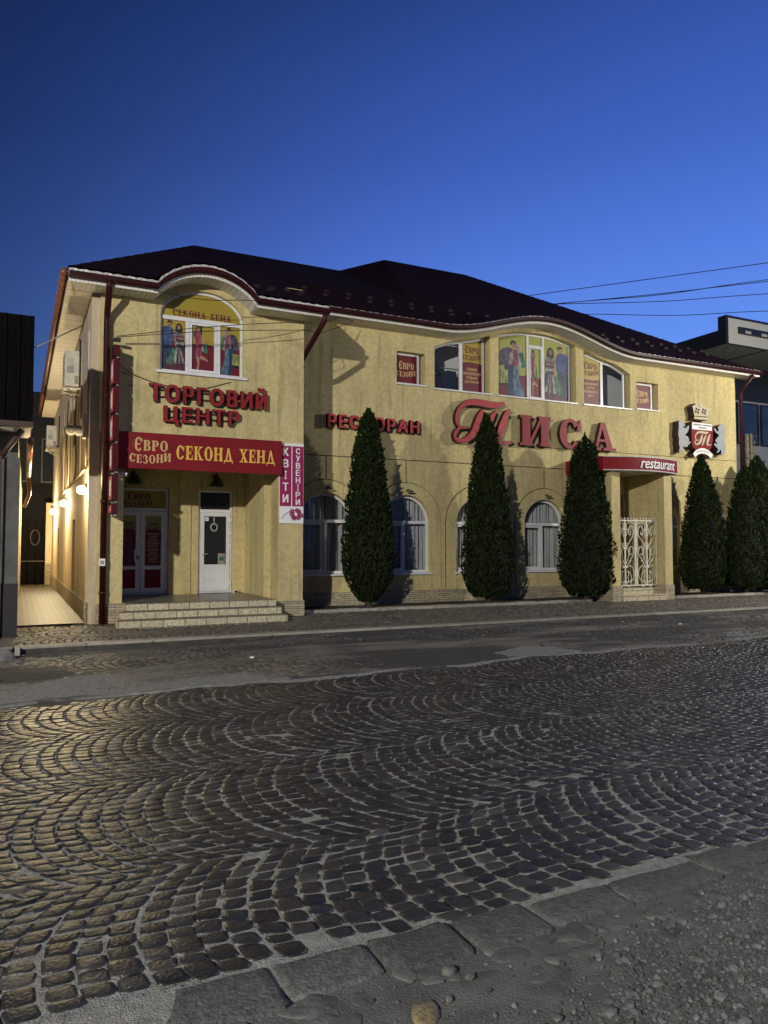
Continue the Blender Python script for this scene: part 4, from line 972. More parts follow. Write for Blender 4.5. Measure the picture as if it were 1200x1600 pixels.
# cctv
cc = MB(); cc.box(1.74, 1.80, 15.46, Y1, 3.0, 3.06, 'white'); cc.tube([(1.77, 15.46, 3.03), (1.82, 15.40, 3.02)], .015, 'white', 6); cc.tube([(1.80, 15.42, 3.03), (1.92, 15.32, 3.0)], .033, 'white', 8); cc.tube([(1.92, 15.32, 3.0), (1.925, 15.315, 2.998)], .026, 'black', 8)
tag(cc.build('security_camera', None, (1.77, Y1, 3.0)), 'small white bullet camera on the pillar under the blade sign', 'camera')
pl = MB(); pl.box(1.43, 1.54, 15.345, 15.362, 1.23, 1.37, 'white'); pl.box(1.45, 1.52, 15.341, 15.345, 1.26, 1.33, 'bag_pale'); tag(pl.build('notice_plate', None, (1.485, 15.36, 1.23)), 'small white plate strapped to the maroon downpipe at the alley corner', 'plate')
bx = MB(); bx.box(4.60, 4.69, 17.40, 17.50, .51, .58, 'white'); bx.box(4.61, 4.68, 17.39, 17.40, .52, .57, 'black'); tag(bx.build('doorstop_box', None, (4.64, 17.45, .506)), 'tiny white box with a black face on the porch floor by the side wall', 'box')

# small lamps over arches
for c in aw[:4] + aw[5:]:
    t_ = MB(); t_.tube([(c, Y2, 3.06), (c, Y2 - .14, 3.07), (c, Y2 - .20, 3.04)], .010, 'dark_metal', 6); t_.box(c - .09, c + .09, Y2 - .24, Y2 - .16, 3.005, 3.035, 'dark_metal')
    i = aw.index(c)
    lab = ['small dark bracket lamp above the arched window beside the wing corner', 'small dark bracket lamp above the arched window between the two tallest trees', 'small dark bracket lamp above the arched window half hidden by the second tree', 'small dark bracket lamp above the arched window left of the porch gate', None, 'small dark bracket lamp above the last arched window on the right'][i]
    tag(t_.build('arch_lamp', None, (c, Y2, 3.0)), lab, 'lamp', 'small lamps over the arched windows')

# ------------------------------------------------------------------ alley: lamps, units, pipes
for i, (y, z, pw) in enumerate(((16.0, 2.72, 95), (22.3, 2.78, 290), (29.4, 2.85, 520))):
    lb = ('nearest lit globe lamp on the alley wall', 'middle lit globe lamp on the alley wall', 'farthest lit globe lamp on the alley wall, by the dark gate')[i]
    t_ = thing('alley_lamp', lb, 'wall lamp', (XL, y, z - .1), 'lit globe lamps along the alley wall')
    mb = MB(); mb.box(XL - .03, XL, y - .05, y + .05, z + .02, z + .14, 'dark_metal'); mb.tube([(XL - .02, y, z + .1), (XL - .08, y, z + .14), (XL - .10, y, z + .08)], .012, 'dark_metal', 6); mb.build('bracket', t_)
    mb = MB(); mb.sphere((XL - .10, y, z), .085, 'lamp_glow', 14); gl_ = mb.build('globe', t_); gl_.visible_shadow = True
    l = bpy.data.lights.new('alley_light', 'POINT'); l.energy = pw; l.color = (1.0, .80, .46); l.shadow_soft_size = .06
    lo = bpy.data.objects.new('alley_light', l); C.objects.link(lo); lo.location = (XL - .21, y - .02, z - .02); adopt(lo, t_)
def ac_unit(x, y, z, w, d, h, lb):
    t_ = thing('air_conditioner', lb, 'air conditioner', (x + d / 2, y, z), 'air conditioning units on the alley wall')
    mb = MB(); mb.box(x, x + d, y, y + w, z, z + h, 'ac_white')
    for k in range(9): mb.box(x + .04, x + d * .62, y - .006, y, z + h * .80 - k * .022, z + h * .80 - k * .022 + .009, 'grey_box')
    mb.box(x + .05, x + .19, y - .012, y, z + h * .38, z + h * .56, 'grey_metal'); mb.box(x + d - .09, x + d - .02, y - .02, y, z + .06, z + .24, 'bag_pale'); mb.build('casing', t_)
    mb = MB()
    for yy in (y + .1, y + w - .1): mb.box(x - .02, XL, yy, yy + .04, z - .05, z - .003, 'ac_white'); mb.tube([(x + .05, yy + .02, z - .04), (XL, yy + .02, z - .20)], .016, 'ac_white', 6)
    mb.build('bracket', t_)
    mb = MB(); mb.tube(smooth_path([(x + d, y + .08, z + .12), (x + d + .06, y + .03, z + .06), (XL - .02, y + .0, z + .35), (XL - .02, y + .1, z + 1.1)], 5), .02, 'cable', 6); mb.build('hose', t_)
ac_unit(.90, 18.2, 5.22, .82, .30, .80, 'near cream air conditioner on brackets high on the alley wall')
ac_unit(.84, 27.4, 4.9, .80, .30, .75, 'far small pale air conditioner deep in the alley')
fl = thing('floodlight', 'pair of round unlit floodlights on the alley wall under the near air conditioner', 'floodlight', (XL, 17.1, 3.9))
mb = MB(); mb.box(XL - .03, XL, 17.0, 17.25, 3.98, 4.1, 'grey_metal'); mb.tube([(XL - .02, 17.1, 4.04), (XL - .22, 17.05, 4.04)], .02, 'grey_metal', 6); mb.build('bracket', fl)
for dx in (-.10, -.26): mb = MB(); mb.sphere((XL + dx, 16.98, 4.04), .115, 'white', 12, (1, .8, 1)); mb.tube([(XL + dx, 16.86, 4.04), (XL + dx, 16.88, 4.04)], .08, 'grey_metal', 10); mb.build('lamp_head', fl)
mb = MB()
mb.tube([(XL - .05, 15.75, 3.12), (XL - .05, 32.0, 3.12)], .025, 'plaster_smooth', 6)
for y in (17.4, 20.9, 23.8): mb.tube([(XL - .035, y, 3.1), (XL - .035, y, 5.6)], .02, 'plaster_smooth', 6)
for y in (18.9, 22.2): mb.tube(smooth_path([(XL - .03, y, 5.6), (XL - .05, y + .1, 4.6), (XL - .03, y - .1, 3.6), (XL - .04, y + .3, 3.1)], 5), .014, 'cable', 5)
mb.build('conduit', bld)
mb = MB(); mb.box(XL - .03, XL + .0, 15.9, 16.0, 4.3, 5.9, 'grey_box'); mb.box(XL - .1, XL + .0, 15.85, 16.1, 3.75, 4.25, 'grey_box'); mb.tube([(XL - .03, 15.85, 3.12), (XL - .03, 15.85, 4.0)], .022, 'plaster_smooth', 6); mb.build('junction_box', bld)
ag = thing('alley_gate', 'dark ornamental gate closing the far end of the lit alley', 'gate', (.65, 32.2, ZG))
mb = MB(); mb.box(.05, 1.15, 32.2, 32.24, ZG, 2.65, 'gate_black')
mb.build('panel', ag)
mb = MB()
for x in (.12, .38, .66, .92, 1.12): mb.tube([(x, 32.17, ZG), (x, 32.17, 2.7)], .018, 'gate_black', 6)
mb.tube(arc3 if False else [(.65 + .16 * math.cos(a), 32.16, 1.95 + .3 * math.sin(a)) for a in frange(0, 6.28, 14)], .012, 'plaster_grey', 5); mb.box(.08, 1.12, 32.15, 32.18, 1.02, 1.05, 'plaster_grey'); mb.build('bars', ag)
fb = thing('back_building', 'dark unlit building wall with windows rising behind the alley gate', 'building', (.4, 33.5, ZG))
mb = MB(); mb.box(-6, 1.4, 33.5, 34.5, 0, 7.9, 'far_wall'); mb.build('wall', fb)
for x in (-.2, .85): mb = MB(); mb.frame([(x, 4.2), (x + .55, 4.2), (x + .55, 6.0), (x, 6.0)], .05, 33.45, 33.52, 'plaster_grey'); mb.build('window', fb)
mb = MB(); mb.box(1.02, XL + .3, 32.0, 32.3, ZG, 3.3, 'plaster_smooth'); mb.box(1.01, XL, 31.96, 32.0, ZG, .95, 'stone_tile'); mb.build('wall', bld)

# ------------------------------------------------------------------ left neighbour
nb = thing('neighbour_house', 'low dark house with a ribbed black upper front at the left edge of the street', 'house', (-2.5, 14.2, ZG))
mb = MB(); mb.box(-7, .20, 13.55, 13.62, 3.62, 5.40, 'neighbour_roof')
for i in range(36): x = .18 - i * .2; mb.box(x - .012, x + .012, 13.525, 13.55, 3.62, 5.40, 'neighbour_roof')
mb.box(-7, .20, 13.62, 24, 5.32, 5.40, 'neighbour_roof'); mb.build('roof', nb)
mb = MB(); mb.box(-7, .21, 13.50, 13.63, 3.55, 3.64, 'wood_dark'); mb.build('eave_board', nb)
mb = MB(); mb.add([(-7, 13.62, 3.60), (.19, 13.62, 3.60), (.19, 15.3, 3.60), (-7, 15.3, 3.60)], [(0, 1, 2, 3)], 'white'); mb.build('soffit', nb)
mb = MB(); mb.add([(-7, 14.6, ZG), (0.0, 14.6, ZG), (.0, 14.6, 3.6), (-7, 14.6, 3.6)], [(0, 1, 2, 3)], 'plaster_grey')
mb.add([(.0, 14.6, ZG), (.16, 32.2, ZG), (.16, 32.2, 3.7), (.0, 14.6, 3.6)], [(0, 1, 2, 3)], 'plaster_smooth'); mb.build('wall', nb)
mb = MB(); mb.box(-.21, .03, 14.10, 14.45, .98, 3.1, 'plaster_grey'); mb.box(-.22, .04, 14.08, 14.46, ZG - .05, .98, 'base_black'); mb.build('column', nb)
mb = MB(); mb.box(-.42, -.24, 13.98, 14.2, ZG - .05, 3.1, 'wood_dark'); mb.tube([(-.33, 14.1, 3.0), (.05, 13.9, 3.55)], .05, 'wood_dark', 6); mb.build('timber_post', nb)
mb = MB(); mb.tube([(.19, 14.3, 3.45), (.24, 20, 3.3)], .05, 'copper_gutter', 8); mb.tube([(.24, 20, 3.3), (.27, 20.6, 2.9), (.16, 20.9, 2.6)], .045, 'copper_gutter', 8); mb.build('gutter', nb)
# overhead cable between the two buildings
cb_ = MB(); cb_.tube([(.22, 13.6, 4.9), (1.25, 17.9, 6.55)], .014, 'cable_pale', 6); tag(cb_.build('overhead_cable', None, (.8, 16, 5.7)), 'pale cable strung from the dark house across the alley to the yellow wall', 'cable')

# ------------------------------------------------------------------ right neighbour
rn = thing('modern_building', 'modern grey panelled building with a deep cantilevered canopy at the right edge', 'building', (32, 21.5, ZG))
mb = MB(); mb.box(24.3, 60, 21.5, 36, 0, 9.1, 'slate_panel')
mb.build('wall', rn)
mb = MB()
for z in (2.6, 4.2): mb.box(24.3, 60, 21.49, 21.5, z, z + .02, 'black')
for x in (26.6, 29, 31.4): mb.box(x, x + .02, 21.49, 21.5, .1, 5.7, 'black')
mb.build('panel_joint', rn)
for i in range(8):
    x = 24.5 + i * 1.25
    mb = MB(); mb.box(x, x + 1.1, 21.44, 21.5, 5.85, 7.6, 'blue_glass'); mb.frame([(x, 5.85), (x + 1.1, 5.85), (x + 1.1, 7.6), (x, 7.6)], .06, 21.40, 21.45, 'black'); mb.build('window', rn)
mb = MB(); mb.box(24.3, 60, 21.45, 21.5, 7.7, 9.1, 'black'); mb.build('dark_band', rn)
mb = MB(); mb.box(23.5, 60, 19.55, 34, 9.12, 9.70, 'black'); mb.box(23.5, 60, 19.18, 19.55, 9.12, 10.2, 'black')
mb.add([(23.6, 19.17, 9.15), (60, 19.17, 9.15), (60, 19.17, 10.1), (23.6, 19.17, 10.1)], [(0, 1, 2, 3)], 'fascia_pale'); mb.add([(23.5, 19.2, 9.11), (60, 19.2, 9.11), (60, 34, 9.11), (23.5, 34, 9.11)], [(0, 1, 2, 3)], 'soffit_grey')
mb.box(25.6, 25.63, 19.2, 21.5, 9.08, 9.11, 'black'); mb.build('canopy_roof', rn)
mb = MB(); mb.box(24.1, 40, 19.08, 19.16, 9.55, 9.80, 'black')
for i in range(8): mb.box(24.4 + i * .9, 24.7 + i * .9, 19.06, 19.08, 9.58, 9.68, 'grey_metal')
mb.build('light_strip', rn)
up_ = thing('utility_pole', 'weathered concrete pole with dry climbing leaves behind the right-hand tree', 'pole', (23.4, 18.3, ZG))
mb = MB(); mb.tube([(23.4, 18.3, ZG), (23.35, 18.3, 5.6)], .13, 'concrete', 10, taper=[.16, .11]); mb.build('pole', up_)
mb = MB(); mb.box(23.32, 23.42, 18.12, 18.17, 4.3, 5.6, 'tan_leaf')
for i in range(60): x = 23.2 + .35 * rnd.random() - (.35 if i % 5 == 0 else 0); z = 4.3 + 1.25 * rnd.random(); a = rnd.random() * 6; mb.add([(x, 18.1, z), (x + .07 * math.cos(a), 18.08, z + .07 * math.sin(a)), (x + .1 * math.cos(a + .5), 18.1, z + .1 * math.sin(a + .5))], [(0, 1, 2)], 'tan_leaf')
mb.build('climber', up_)

# ------------------------------------------------------------------ wires
def wire(pts, r, lb, grp=None, m='cable'):
    mb = MB(); P = smooth_path(pts, 8); mb.tube(P, r, m, 5); tag(mb.build('wire', None, P[0]), lb, 'wire', grp)
WY = 26.0
def sky_wire(x0, z0, x1, z1, sag, y0, y1, lb): wire([(x0 + (x1 - x0) * k, y0 + (y1 - y0) * k, z0 + (z1 - z0) * k - sag * 4 * k * (1 - k)) for k in frange(0, 1, 8)], .016, lb, 'wires crossing the sky at the right')
WIRES = True
for i, (a, b, sg_) in enumerate((((20.13, 26, 12.54), (25.75, 19.09, 12.5), .0), ((21.52, 26, 12.35), (27.2, 20.17, 12.35), .03), ((21.7, 26, 12.40), (27.2, 20.3, 12.45), .12), ((21.52, 26, 12.32), (28.4, 21.1, 12.3), .10), ((23.35, 26, 12.11), (29.9, 22.25, 12.1), .12))):
    A0 = Vector(a); B0 = Vector(b); d = B0 - A0
    pts = [A0 - d * .7, A0 - d * .3, A0, A0 + d * .5 - Vector((0, 0, sg_)), B0, B0 + d * 1.0, B0 + d * 2.2 + Vector((0, 0, .4))]
    lb = ('highest of the wires crossing the sky at the right', 'upper wire of the close pair crossing the sky at the right', 'lower wire of the close pair crossing the sky at the right', 'nearly level wire below the close pair in the sky at the right', 'lowest of the wires crossing the sky at the right, over the grey canopy')[i]
    wire([tuple(p) for p in pts], .017, lb, 'wires crossing the sky at the right')
wire([(1.68, 15.24, 5.66), (3.5, 15.0, 5.95), (5.47, 15.2, 6.27), (6.2, 15.9, 6.5), (7.3, 16.68, 7.1)], .008, 'lower thin wire strung from the blade sign across the arched wing window', 'thin wires across the wing front')
wire([(1.68, 15.24, 5.68), (3.5, 14.9, 6.02), (5.3, 15.2, 6.42), (6.1, 15.9, 6.68), (6.9, 16.69, 7.15)], .008, 'upper thin wire strung from the blade sign across the arched wing window', 'thin wires across the wing front')
wire([(2.30, 14.88, 6.56), (3.3, 14.86, 6.52), (4.4, 14.88, 6.66), (5.8, 15.3, 6.75), (7.3, 16.68, 7.12)], .008, 'thin wire under the wing gutter in front of the arched bulge', 'thin wires across the wing front')

# ------------------------------------------------------------------ conifers
def conifer(x, y, z0, H, Rm, prof, seed, tips, label, n=8500):
    g_ = np.random.default_rng(seed)
    t_ = thing('thuja_tree', label, 'tree', (x, y, z0), 'columnar conifers along the restaurant front')
    ph = g_.uniform(0, 6.28, 24); fq = g_.integers(2, 9, 24); fz = g_.uniform(3, 16, 24); am = g_.uniform(.3, 1, 24)
    pz = np.array([p[0] for p in prof]); pr = np.array([p[1] for p in prof])
    def rad(u, a):
        r = np.interp(u, pz, pr) * Rm
        w = sum(am[i] * np.sin(fq[i] * a + fz[i] * u * 2.2 + ph[i]) for i in range(24)) / 9
        return r * (1 + .15 * w) + .012
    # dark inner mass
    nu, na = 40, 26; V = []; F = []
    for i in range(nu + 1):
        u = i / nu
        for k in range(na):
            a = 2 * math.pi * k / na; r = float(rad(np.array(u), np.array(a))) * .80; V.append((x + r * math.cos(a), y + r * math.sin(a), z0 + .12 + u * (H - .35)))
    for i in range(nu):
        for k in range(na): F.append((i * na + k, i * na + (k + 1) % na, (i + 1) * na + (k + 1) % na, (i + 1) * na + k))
    # sprays
    u = g_.beta(1.05, 1.25, n); a = g_.uniform(0, 2 * math.pi, n)
    depth = 1 - .26 * g_.random(n) ** 2.2
    r = rad(u, a) * depth + g_.normal(0, .012, n)
    c = np.stack([x + r * np.cos(a), y + r * np.sin(a), z0 + .10 + u * (H - .1)], 1)
    # extra leaders at the tip
    for (tx, tz, k) in tips:
        m_ = g_.random(k); aa = g_.uniform(0, 6.28, k); rr = .075 * (1 - m_) * g_.random(k) ** .5
        c = np.vstack([c, np.stack([x + tx + rr * np.cos(aa), y + rr * np.sin(aa), z0 + H * .90 + m_ * (tz - H * .90)], 1)]); a = np.concatenate([a, aa]); u = np.concatenate([u, np.full(k, .97)])
    N = len(c)
    outv = np.stack([np.cos(a), np.sin(a), np.zeros(N)], 1)
    ax = outv * g_.uniform(.25, .9, N)[:, None] + np.array([0, 0, 1.0]) + g_.normal(0, .35, (N, 3)); ax /= np.linalg.norm(ax, axis=1)[:, None]
    tw = np.cross(ax, outv + g_.normal(0, .6, (N, 3))); tw /= np.linalg.norm(tw, axis=1)[:, None]
    L = (g_.uniform(.055, .12, N) * np.where(g_.random(N) < .04, 1.7, 1))[:, None] * np.where(u > .95, .75, 1)[:, None]; Wd = L * g_.uniform(.18, .32, N)[:, None]
    p0 = c - ax * L * .4; p1 = c + tw * Wd + ax * L * .1; p2 = c + ax * L * .75; p3 = c - tw * Wd + ax * L * .15
    nV = len(V)
    VV = np.vstack([np.array(V), np.stack([p0, p1, p2, p3], 1).reshape(-1, 3)])
    FF = np.vstack([np.array(F), nV + np.arange(4 * N).reshape(N, 4)])
    o = npmesh('crown', VV, FF, 'thuja', False, t_)
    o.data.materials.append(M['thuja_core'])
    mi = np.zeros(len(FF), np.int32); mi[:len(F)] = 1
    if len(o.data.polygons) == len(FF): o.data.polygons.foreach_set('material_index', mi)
    mb = MB(); mb.tube([(x, y, z0 - .1), (x + .02, y, z0 + .3), (x, y, z0 + H * .6)], .07, 'bark', 7, taper=[.10, .075, .02]); mb.build('trunk', t_)
P1 = [(0, .30), (.05, .62), (.14, .95), (.22, 1.0), (.38, .93), (.58, .74), (.80, .50), (.90, .34), (.96, .17), (1, .02)]
P2 = [(0, .58), (.05, .86), (.14, 1.0), (.25, .98), (.42, .86), (.62, .68), (.80, .49), (.90, .32), (.96, .15), (1, .02)]
conifer(7.55, 16.32, .20, 4.72, .60, P1, 1, [(-.02, 4.72, 160), (.14, 4.60, 120)], 'first columnar conifer from the left, slim with a forked tip before the smaller red letters')
conifer(10.95, 16.30, .20, 4.82, .65, P2, 2, [(.02, 4.85, 160)], 'second columnar conifer from the left, its tip in front of the script letter')
conifer(14.12, 16.20, .20, 4.45, .74, [(0, .60), (.06, .90), (.16, 1.0), (.28, .98), (.45, .88), (.65, .68), (.84, .50), (.93, .34), (.97, .17), (1, .02)], 3, [(0, 4.55, 180)], 'third columnar conifer from the left, broad-based beside the porch column')
conifer(18.74, 16.30, .20, 4.15, .64, P2, 4, [(.03, 4.18, 150)], 'columnar conifer under the crest, right of the porch gate')
conifer(21.30, 16.35, .20, 4.30, .86, P2, 5, [(.02, 4.30, 160)], 'large columnar conifer at the right end of the building')
conifer(20.72, 16.35, .20, 3.95, .72, P2, 6, [(0, 4.02, 130)], 'slightly shorter conifer leaning against the large right-hand one', 5000)

# ------------------------------------------------------------------ ground
def hnoise(x, y, s, seed):
    g_ = np.random.default_rng(seed); z = np.zeros_like(x)
    for i in range(14):
        k = s * (1.35 ** i) * .6; th = g_.uniform(0, 6.28); z += np.sin((x * math.cos(th) + y * math.sin(th)) * k + g_.uniform(0, 6.28)) / (1.28 ** i)
    return z / 4
def sheet(name, xs, ys, zf, m):
    X, Y = np.meshgrid(np.array(xs), np.array(ys)); Z = zf(X, Y)
    nx, ny = len(xs), len(ys); V = np.stack([X, Y, Z], -1).reshape(-1, 3)
    i = np.arange(ny - 1)[:, None] * nx + np.arange(nx - 1)[None]; F = np.stack([i, i + 1, i + nx + 1, i + nx], -1).reshape(-1, 4)
    return struct(npmesh(name, V, F, m, True))
ar = np.arange
far = [-400, -60, -20]
struct(sheet('ground', frange(-900, 900, 12), frange(-300, 1500, 12), lambda X, Y: 0 * X - .35, 'soil'))
# --- fan-laid setts
def setts(x0, x1, y0, y1, w, s, ln, seed, joint=.010, zf=lambda x, y: 0 * x, dome=.006, drift=.0, keep=None, tilt=.004, base=0., jit=.0055, yphase=None, ang=43, edge_slope=0.):
    g_ = np.random.default_rng(seed); TH = R(ang); Rr = w / 2 / math.sin(TH)
    quads = []
    ncol0 = int(math.floor((y0 - drift * abs(x1)) / w)) - 1; ncol1 = int(math.ceil(y1 / w)) + 1
    for c in range(ncol0, ncol1 + 1):
        yc = (yphase if yphase is not None else 0) + (c + .5) * w
        if yc + w / 2 + drift * x1 < y0 - .2 or yc - w / 2 > y1 + .2: continue
        off = g_.random() * s
        for k in range(int((x0 - 1) / s), int((x1 + 1) / s)):
            xc = k * s + off + .005 * g_.normal()
            nst = max(3, int(round(2 * TH * Rr / ln + g_.uniform(-.6, .6))))
            th = np.linspace(-TH, TH, nst + 1); th[1:-1] += g_.normal(0, .10 * 2 * TH / nst, nst - 1)
            h = s / 2 - joint * .38
            for j in range(nst):
                a, b = th[j] + joint * .5 / Rr, th[j + 1] - joint * .5 / Rr
                P = []
                for (an, sx_) in ((a, -h), (a, h), (b, h), (b, -h)):
                    P.append((xc - Rr * math.cos(an) + Rr + sx_ , yc + Rr * math.sin(an)))
                quads.append(P)
    Q = np.array(quads)                      # n,4,2
    ctr = Q.mean(1)
    dy = drift * ctr[:, 0] + .05 * np.sin(ctr[:, 0] * .9) + .03 * np.sin(ctr[:, 0] * 2.3 + 1)
    Q[:, :, 1] += dy[:, None]; ctr = Q.mean(1)
    Q = Q + g_.normal(0, jit, Q.shape)
    lo = y0 + edge_slope * ctr[:, 0]; m = (ctr[:, 0] > x0) & (ctr[:, 0] < x1) & (ctr[:, 1] > lo + .028) & (Q[:, :, 1].max(1) < y1)
    Q[:, :, 1] = np.maximum(Q[:, :, 1], lo[:, None] + g_.uniform(.004, .014, Q.shape[:2]))
    if keep is not None: m &= keep(ctr[:, 0], ctr[:, 1], g_)
    Q = Q[m]; n = len(Q)
    # 4x4 patch with rounded corners plus a skirt
    us = np.array([0, .16, .84, 1.0]); U, Vv = np.meshgrid(us, us); U = U.ravel(); Vv = Vv.ravel()
    cu = U.copy(); cv = Vv.copy()
    for q in range(16):
        if U[q] in (0., 1.) and Vv[q] in (0., 1.): cu[q] = .07 if U[q] == 0 else .93; cv[q] = .07 if Vv[q] == 0 else .93
    Wt = np.stack([(1 - cu) * (1 - cv), cu * (1 - cv), cu * cv, (1 - cu) * cv], 0)   # 4,16
    XY = np.einsum('nqd,qk->nkd', Q, Wt) + g_.normal(0, .0022, (n, 16, 2))
    edge = ((U == 0) | (U == 1) | (Vv == 0) | (Vv == 1)).astype(float)
    dz = -dome * edge[None] * (1 + .5 * g_.random((n, 16))) + g_.normal(0, .0011, (n, 16))
    dz += (g_.normal(0, tilt, n)[:, None] * (U - .5)[None] + g_.normal(0, tilt, n)[:, None] * (Vv - .5)[None]) + g_.normal(0, .0018, n)[:, None]
    Z = base + dz + zf(XY[..., 0], XY[..., 1])
    top = np.concatenate([XY, Z[..., None]], -1)
    ring = [0, 1, 2, 3, 7, 11, 15, 14, 13, 12, 8, 4]
    low = top[:, ring].copy(); low[..., 2] -= .03
    V = np.concatenate([top, low], 1)      # n,28,3
    f = [(r * 4 + c, r * 4 + c + 1, (r + 1) * 4 + c + 1, (r + 1) * 4 + c) for r in range(3) for c in range(3)]
    f += [(ring[(i + 1) % 12], ring[i], 16 + i, 16 + (i + 1) % 12) for i in range(12)]
    F = (np.array(f)[None] + (np.arange(n) * 28)[:, None, None]).reshape(-1, 4)
    return V.reshape(-1, 3), F
camber = lambda x, y: .035 * (1 - ((y - 5.7) / 2.9) ** 2) * .6 + .012 * np.sin(x * 1.1 + y * .7) + .008 * np.sin(x * 2.7 - y * 1.9)
edge_far = lambda x: 8.42 + .055 * x
V, F = setts(-4.5, 15.5, 2.845, 9.4, 1.545, .120, .104, 5, zf=camber, dome=.0022, tilt=.0017, joint=.009, jit=.0045, drift=.055, edge_slope=.007, yphase=3.80 - 2 * 1.545,
             keep=lambda x, y, g_: (y < edge_far(x)) & (g_.random(len(x)) > .0018))
struct(npmesh('road', V, F, 'sett', True))
struct(sheet('road_bed', ar(-9, 40, .06), ar(2.6, 10.2, .06), lambda X, Y: camber(X, Y) - .0056 + .0018 * hnoise(X, Y, 9, 3), 'joint_sand'))
# --- unmade strip between the road and the pavement
strip_z = lambda X, Y: camber(X, edge_far(X)) * np.clip(1 - (Y - edge_far(X)) / .8, 0, 1) + .012 * hnoise(X, Y, 1.3, 5) + .008 * hnoise(X, Y, 5, 6) - .012 - .02 * np.clip((Y - 11.8), 0, 1) + .075 * np.clip((X - 2) / 4, 0, 1) * np.clip((Y - 11.6), 0, 1) + .02 * np.exp(-((Y - edge_far(X) - .12) / .14) ** 2)
struct(sheet('dirt_strip', np.concatenate([ar(-12, 18, .07), ar(18, 60, 1.)]), ar(8.25, 12.75, .07), strip_z, 'dirt'))
V, F = setts(-6, 14, 9.0, 12.3, 1.3, .12, .11, 9, zf=lambda x, y: .006 * np.sin(x * .9 + 1) * np.sin(y * 1.7) - .012 - .02 * np.clip((y - 11.6), 0, 1) - .016 * np.clip((x - 3) / 4, 0, 1), tilt=.006, dome=.008, keep=lambda x, y, g_: (g_.random(len(x)) > .06))
struct(npmesh('buried_setts', V, F, 'sett_walk', True))
ed = []
for i in range(331):
    x_ = -4 + .07 * i; ed.append((x_, edge_far(x_) + .03 * math.sin(x_ * 3.1) + .02 * math.sin(x_ * 7.7), .055 + .03 * math.sin(x_ * 2.3 + 1) + .015 * math.sin(x_ * 9)))
SVv = []; SFf = []
for i, (x_, y_, h_) in enumerate(ed):
    for k_, (dy, dz) in enumerate(((-1, -.012), (-.45, .006), (.3, .010), (1, -.012))):
        yy_ = y_ + .08 + dy * (h_ + .02); SVv.append((x_ + .012 * math.sin(i * 2.1 + k_), yy_, float(camber(np.array(x_), np.array(edge_far(x_)))) + dz + .006 + .003 * math.sin(i * 1.7 + k_)))
for i in range(330):
    for k_ in range(3): SFf.append((i * 4 + k_, (i + 1) * 4 + k_, (i + 1) * 4 + k_ + 1, i * 4 + k_ + 1))
struct(npmesh('sand_edge', SVv, SFf, 'joint_sand', True))
# --- near edge: granite kerb slabs, river-stone gutter, gravel
mbk = []
x = -3.0
kg = np.random.default_rng(21)
KV = []; KF = []
while x < 16:
    L = kg.uniform(.38, .62); y0 = 2.60 + .02 * kg.normal() + .012 * x * .5; y1 = 2.83 + .012 * kg.normal() + .014 * x * .5
    nx, ny = 9, 5; o = len(KV)
    for j in range(ny):
        for i in range(nx):
            u = (0, .03, .2, .4, .6, .8, .92, .97, 1)[i]; v = (0, .07, .5, .93, 1)[j]; e = (i in (0, nx - 1)) + (j in (0, ny - 1))
            px = x + .012 + u * (L - .024); py = y0 + v * (y1 - y0)
            if e == 2: px += .02 * (1 if i == 0 else -1); py += .016 * (1 if j == 0 else -1)
            KV.append((px + kg.normal(0, .007), py + kg.normal(0, .008) * (1 if j in (0, ny - 1) else .3), .004 + kg.normal(0, .0016) - (.009 if e else 0) - .006 * (e == 2)))
    for j in range(ny - 1):
        for i in range(nx - 1): KF.append((o + j * nx + i, o + j * nx + i + 1, o + (j + 1) * nx + i + 1, o + (j + 1) * nx + i))
    rg = [o + i for i in range(nx)] + [o + j * nx + nx - 1 for j in range(1, ny)] + [o + (ny - 1) * nx + i for i in range(nx - 2, -1, -1)] + [o + j * nx for j in range(ny - 2, 0, -1)]
    b0 = len(KV)
    for r_ in rg: KV.append((KV[r_][0], KV[r_][1], -.06))
    for i in range(len(rg)): KF.append((rg[(i + 1) % len(rg)], rg[i], b0 + i, b0 + (i + 1) % len(rg)))
    x += L
struct(npmesh('kerb', KV, KF, 'kerb_granite', True))
silt_z = lambda X, Y: -.014 + .007 * hnoise(X, Y, 2.2, 8) + .002 * hnoise(X, Y, 9, 9) - .02 * np.clip(2.4 - Y, 0, 1.5)
struct(sheet('verge', np.concatenate([ar(-12, 0, .4), ar(0, 5.6, .022), ar(5.6, 30, .4)]), np.concatenate([ar(-6, .9, .4), ar(.9, 2.66, .022)]), silt_z, 'silt'))
ico_v = np.array([(0, 0, 1)] + [(math.cos(a) * .894, math.sin(a) * .894, .447) for a in [i * 1.2566 for i in range(5)]] + [(math.cos(a) * .894, math.sin(a) * .894, -.447) for a in [i * 1.2566 + .628 for i in range(5)]] + [(0, 0, -1)])
ico_f = [(0, 1 + i, 1 + (i + 1) % 5) for i in range(5)] + [(1 + i, 6 + i, 1 + (i + 1) % 5) for i in range(5)] + [(1 + (i + 1) % 5, 6 + i, 6 + (i + 1) % 5) for i in range(5)] + [(11, 6 + (i + 1) % 5, 6 + i) for i in range(5)]
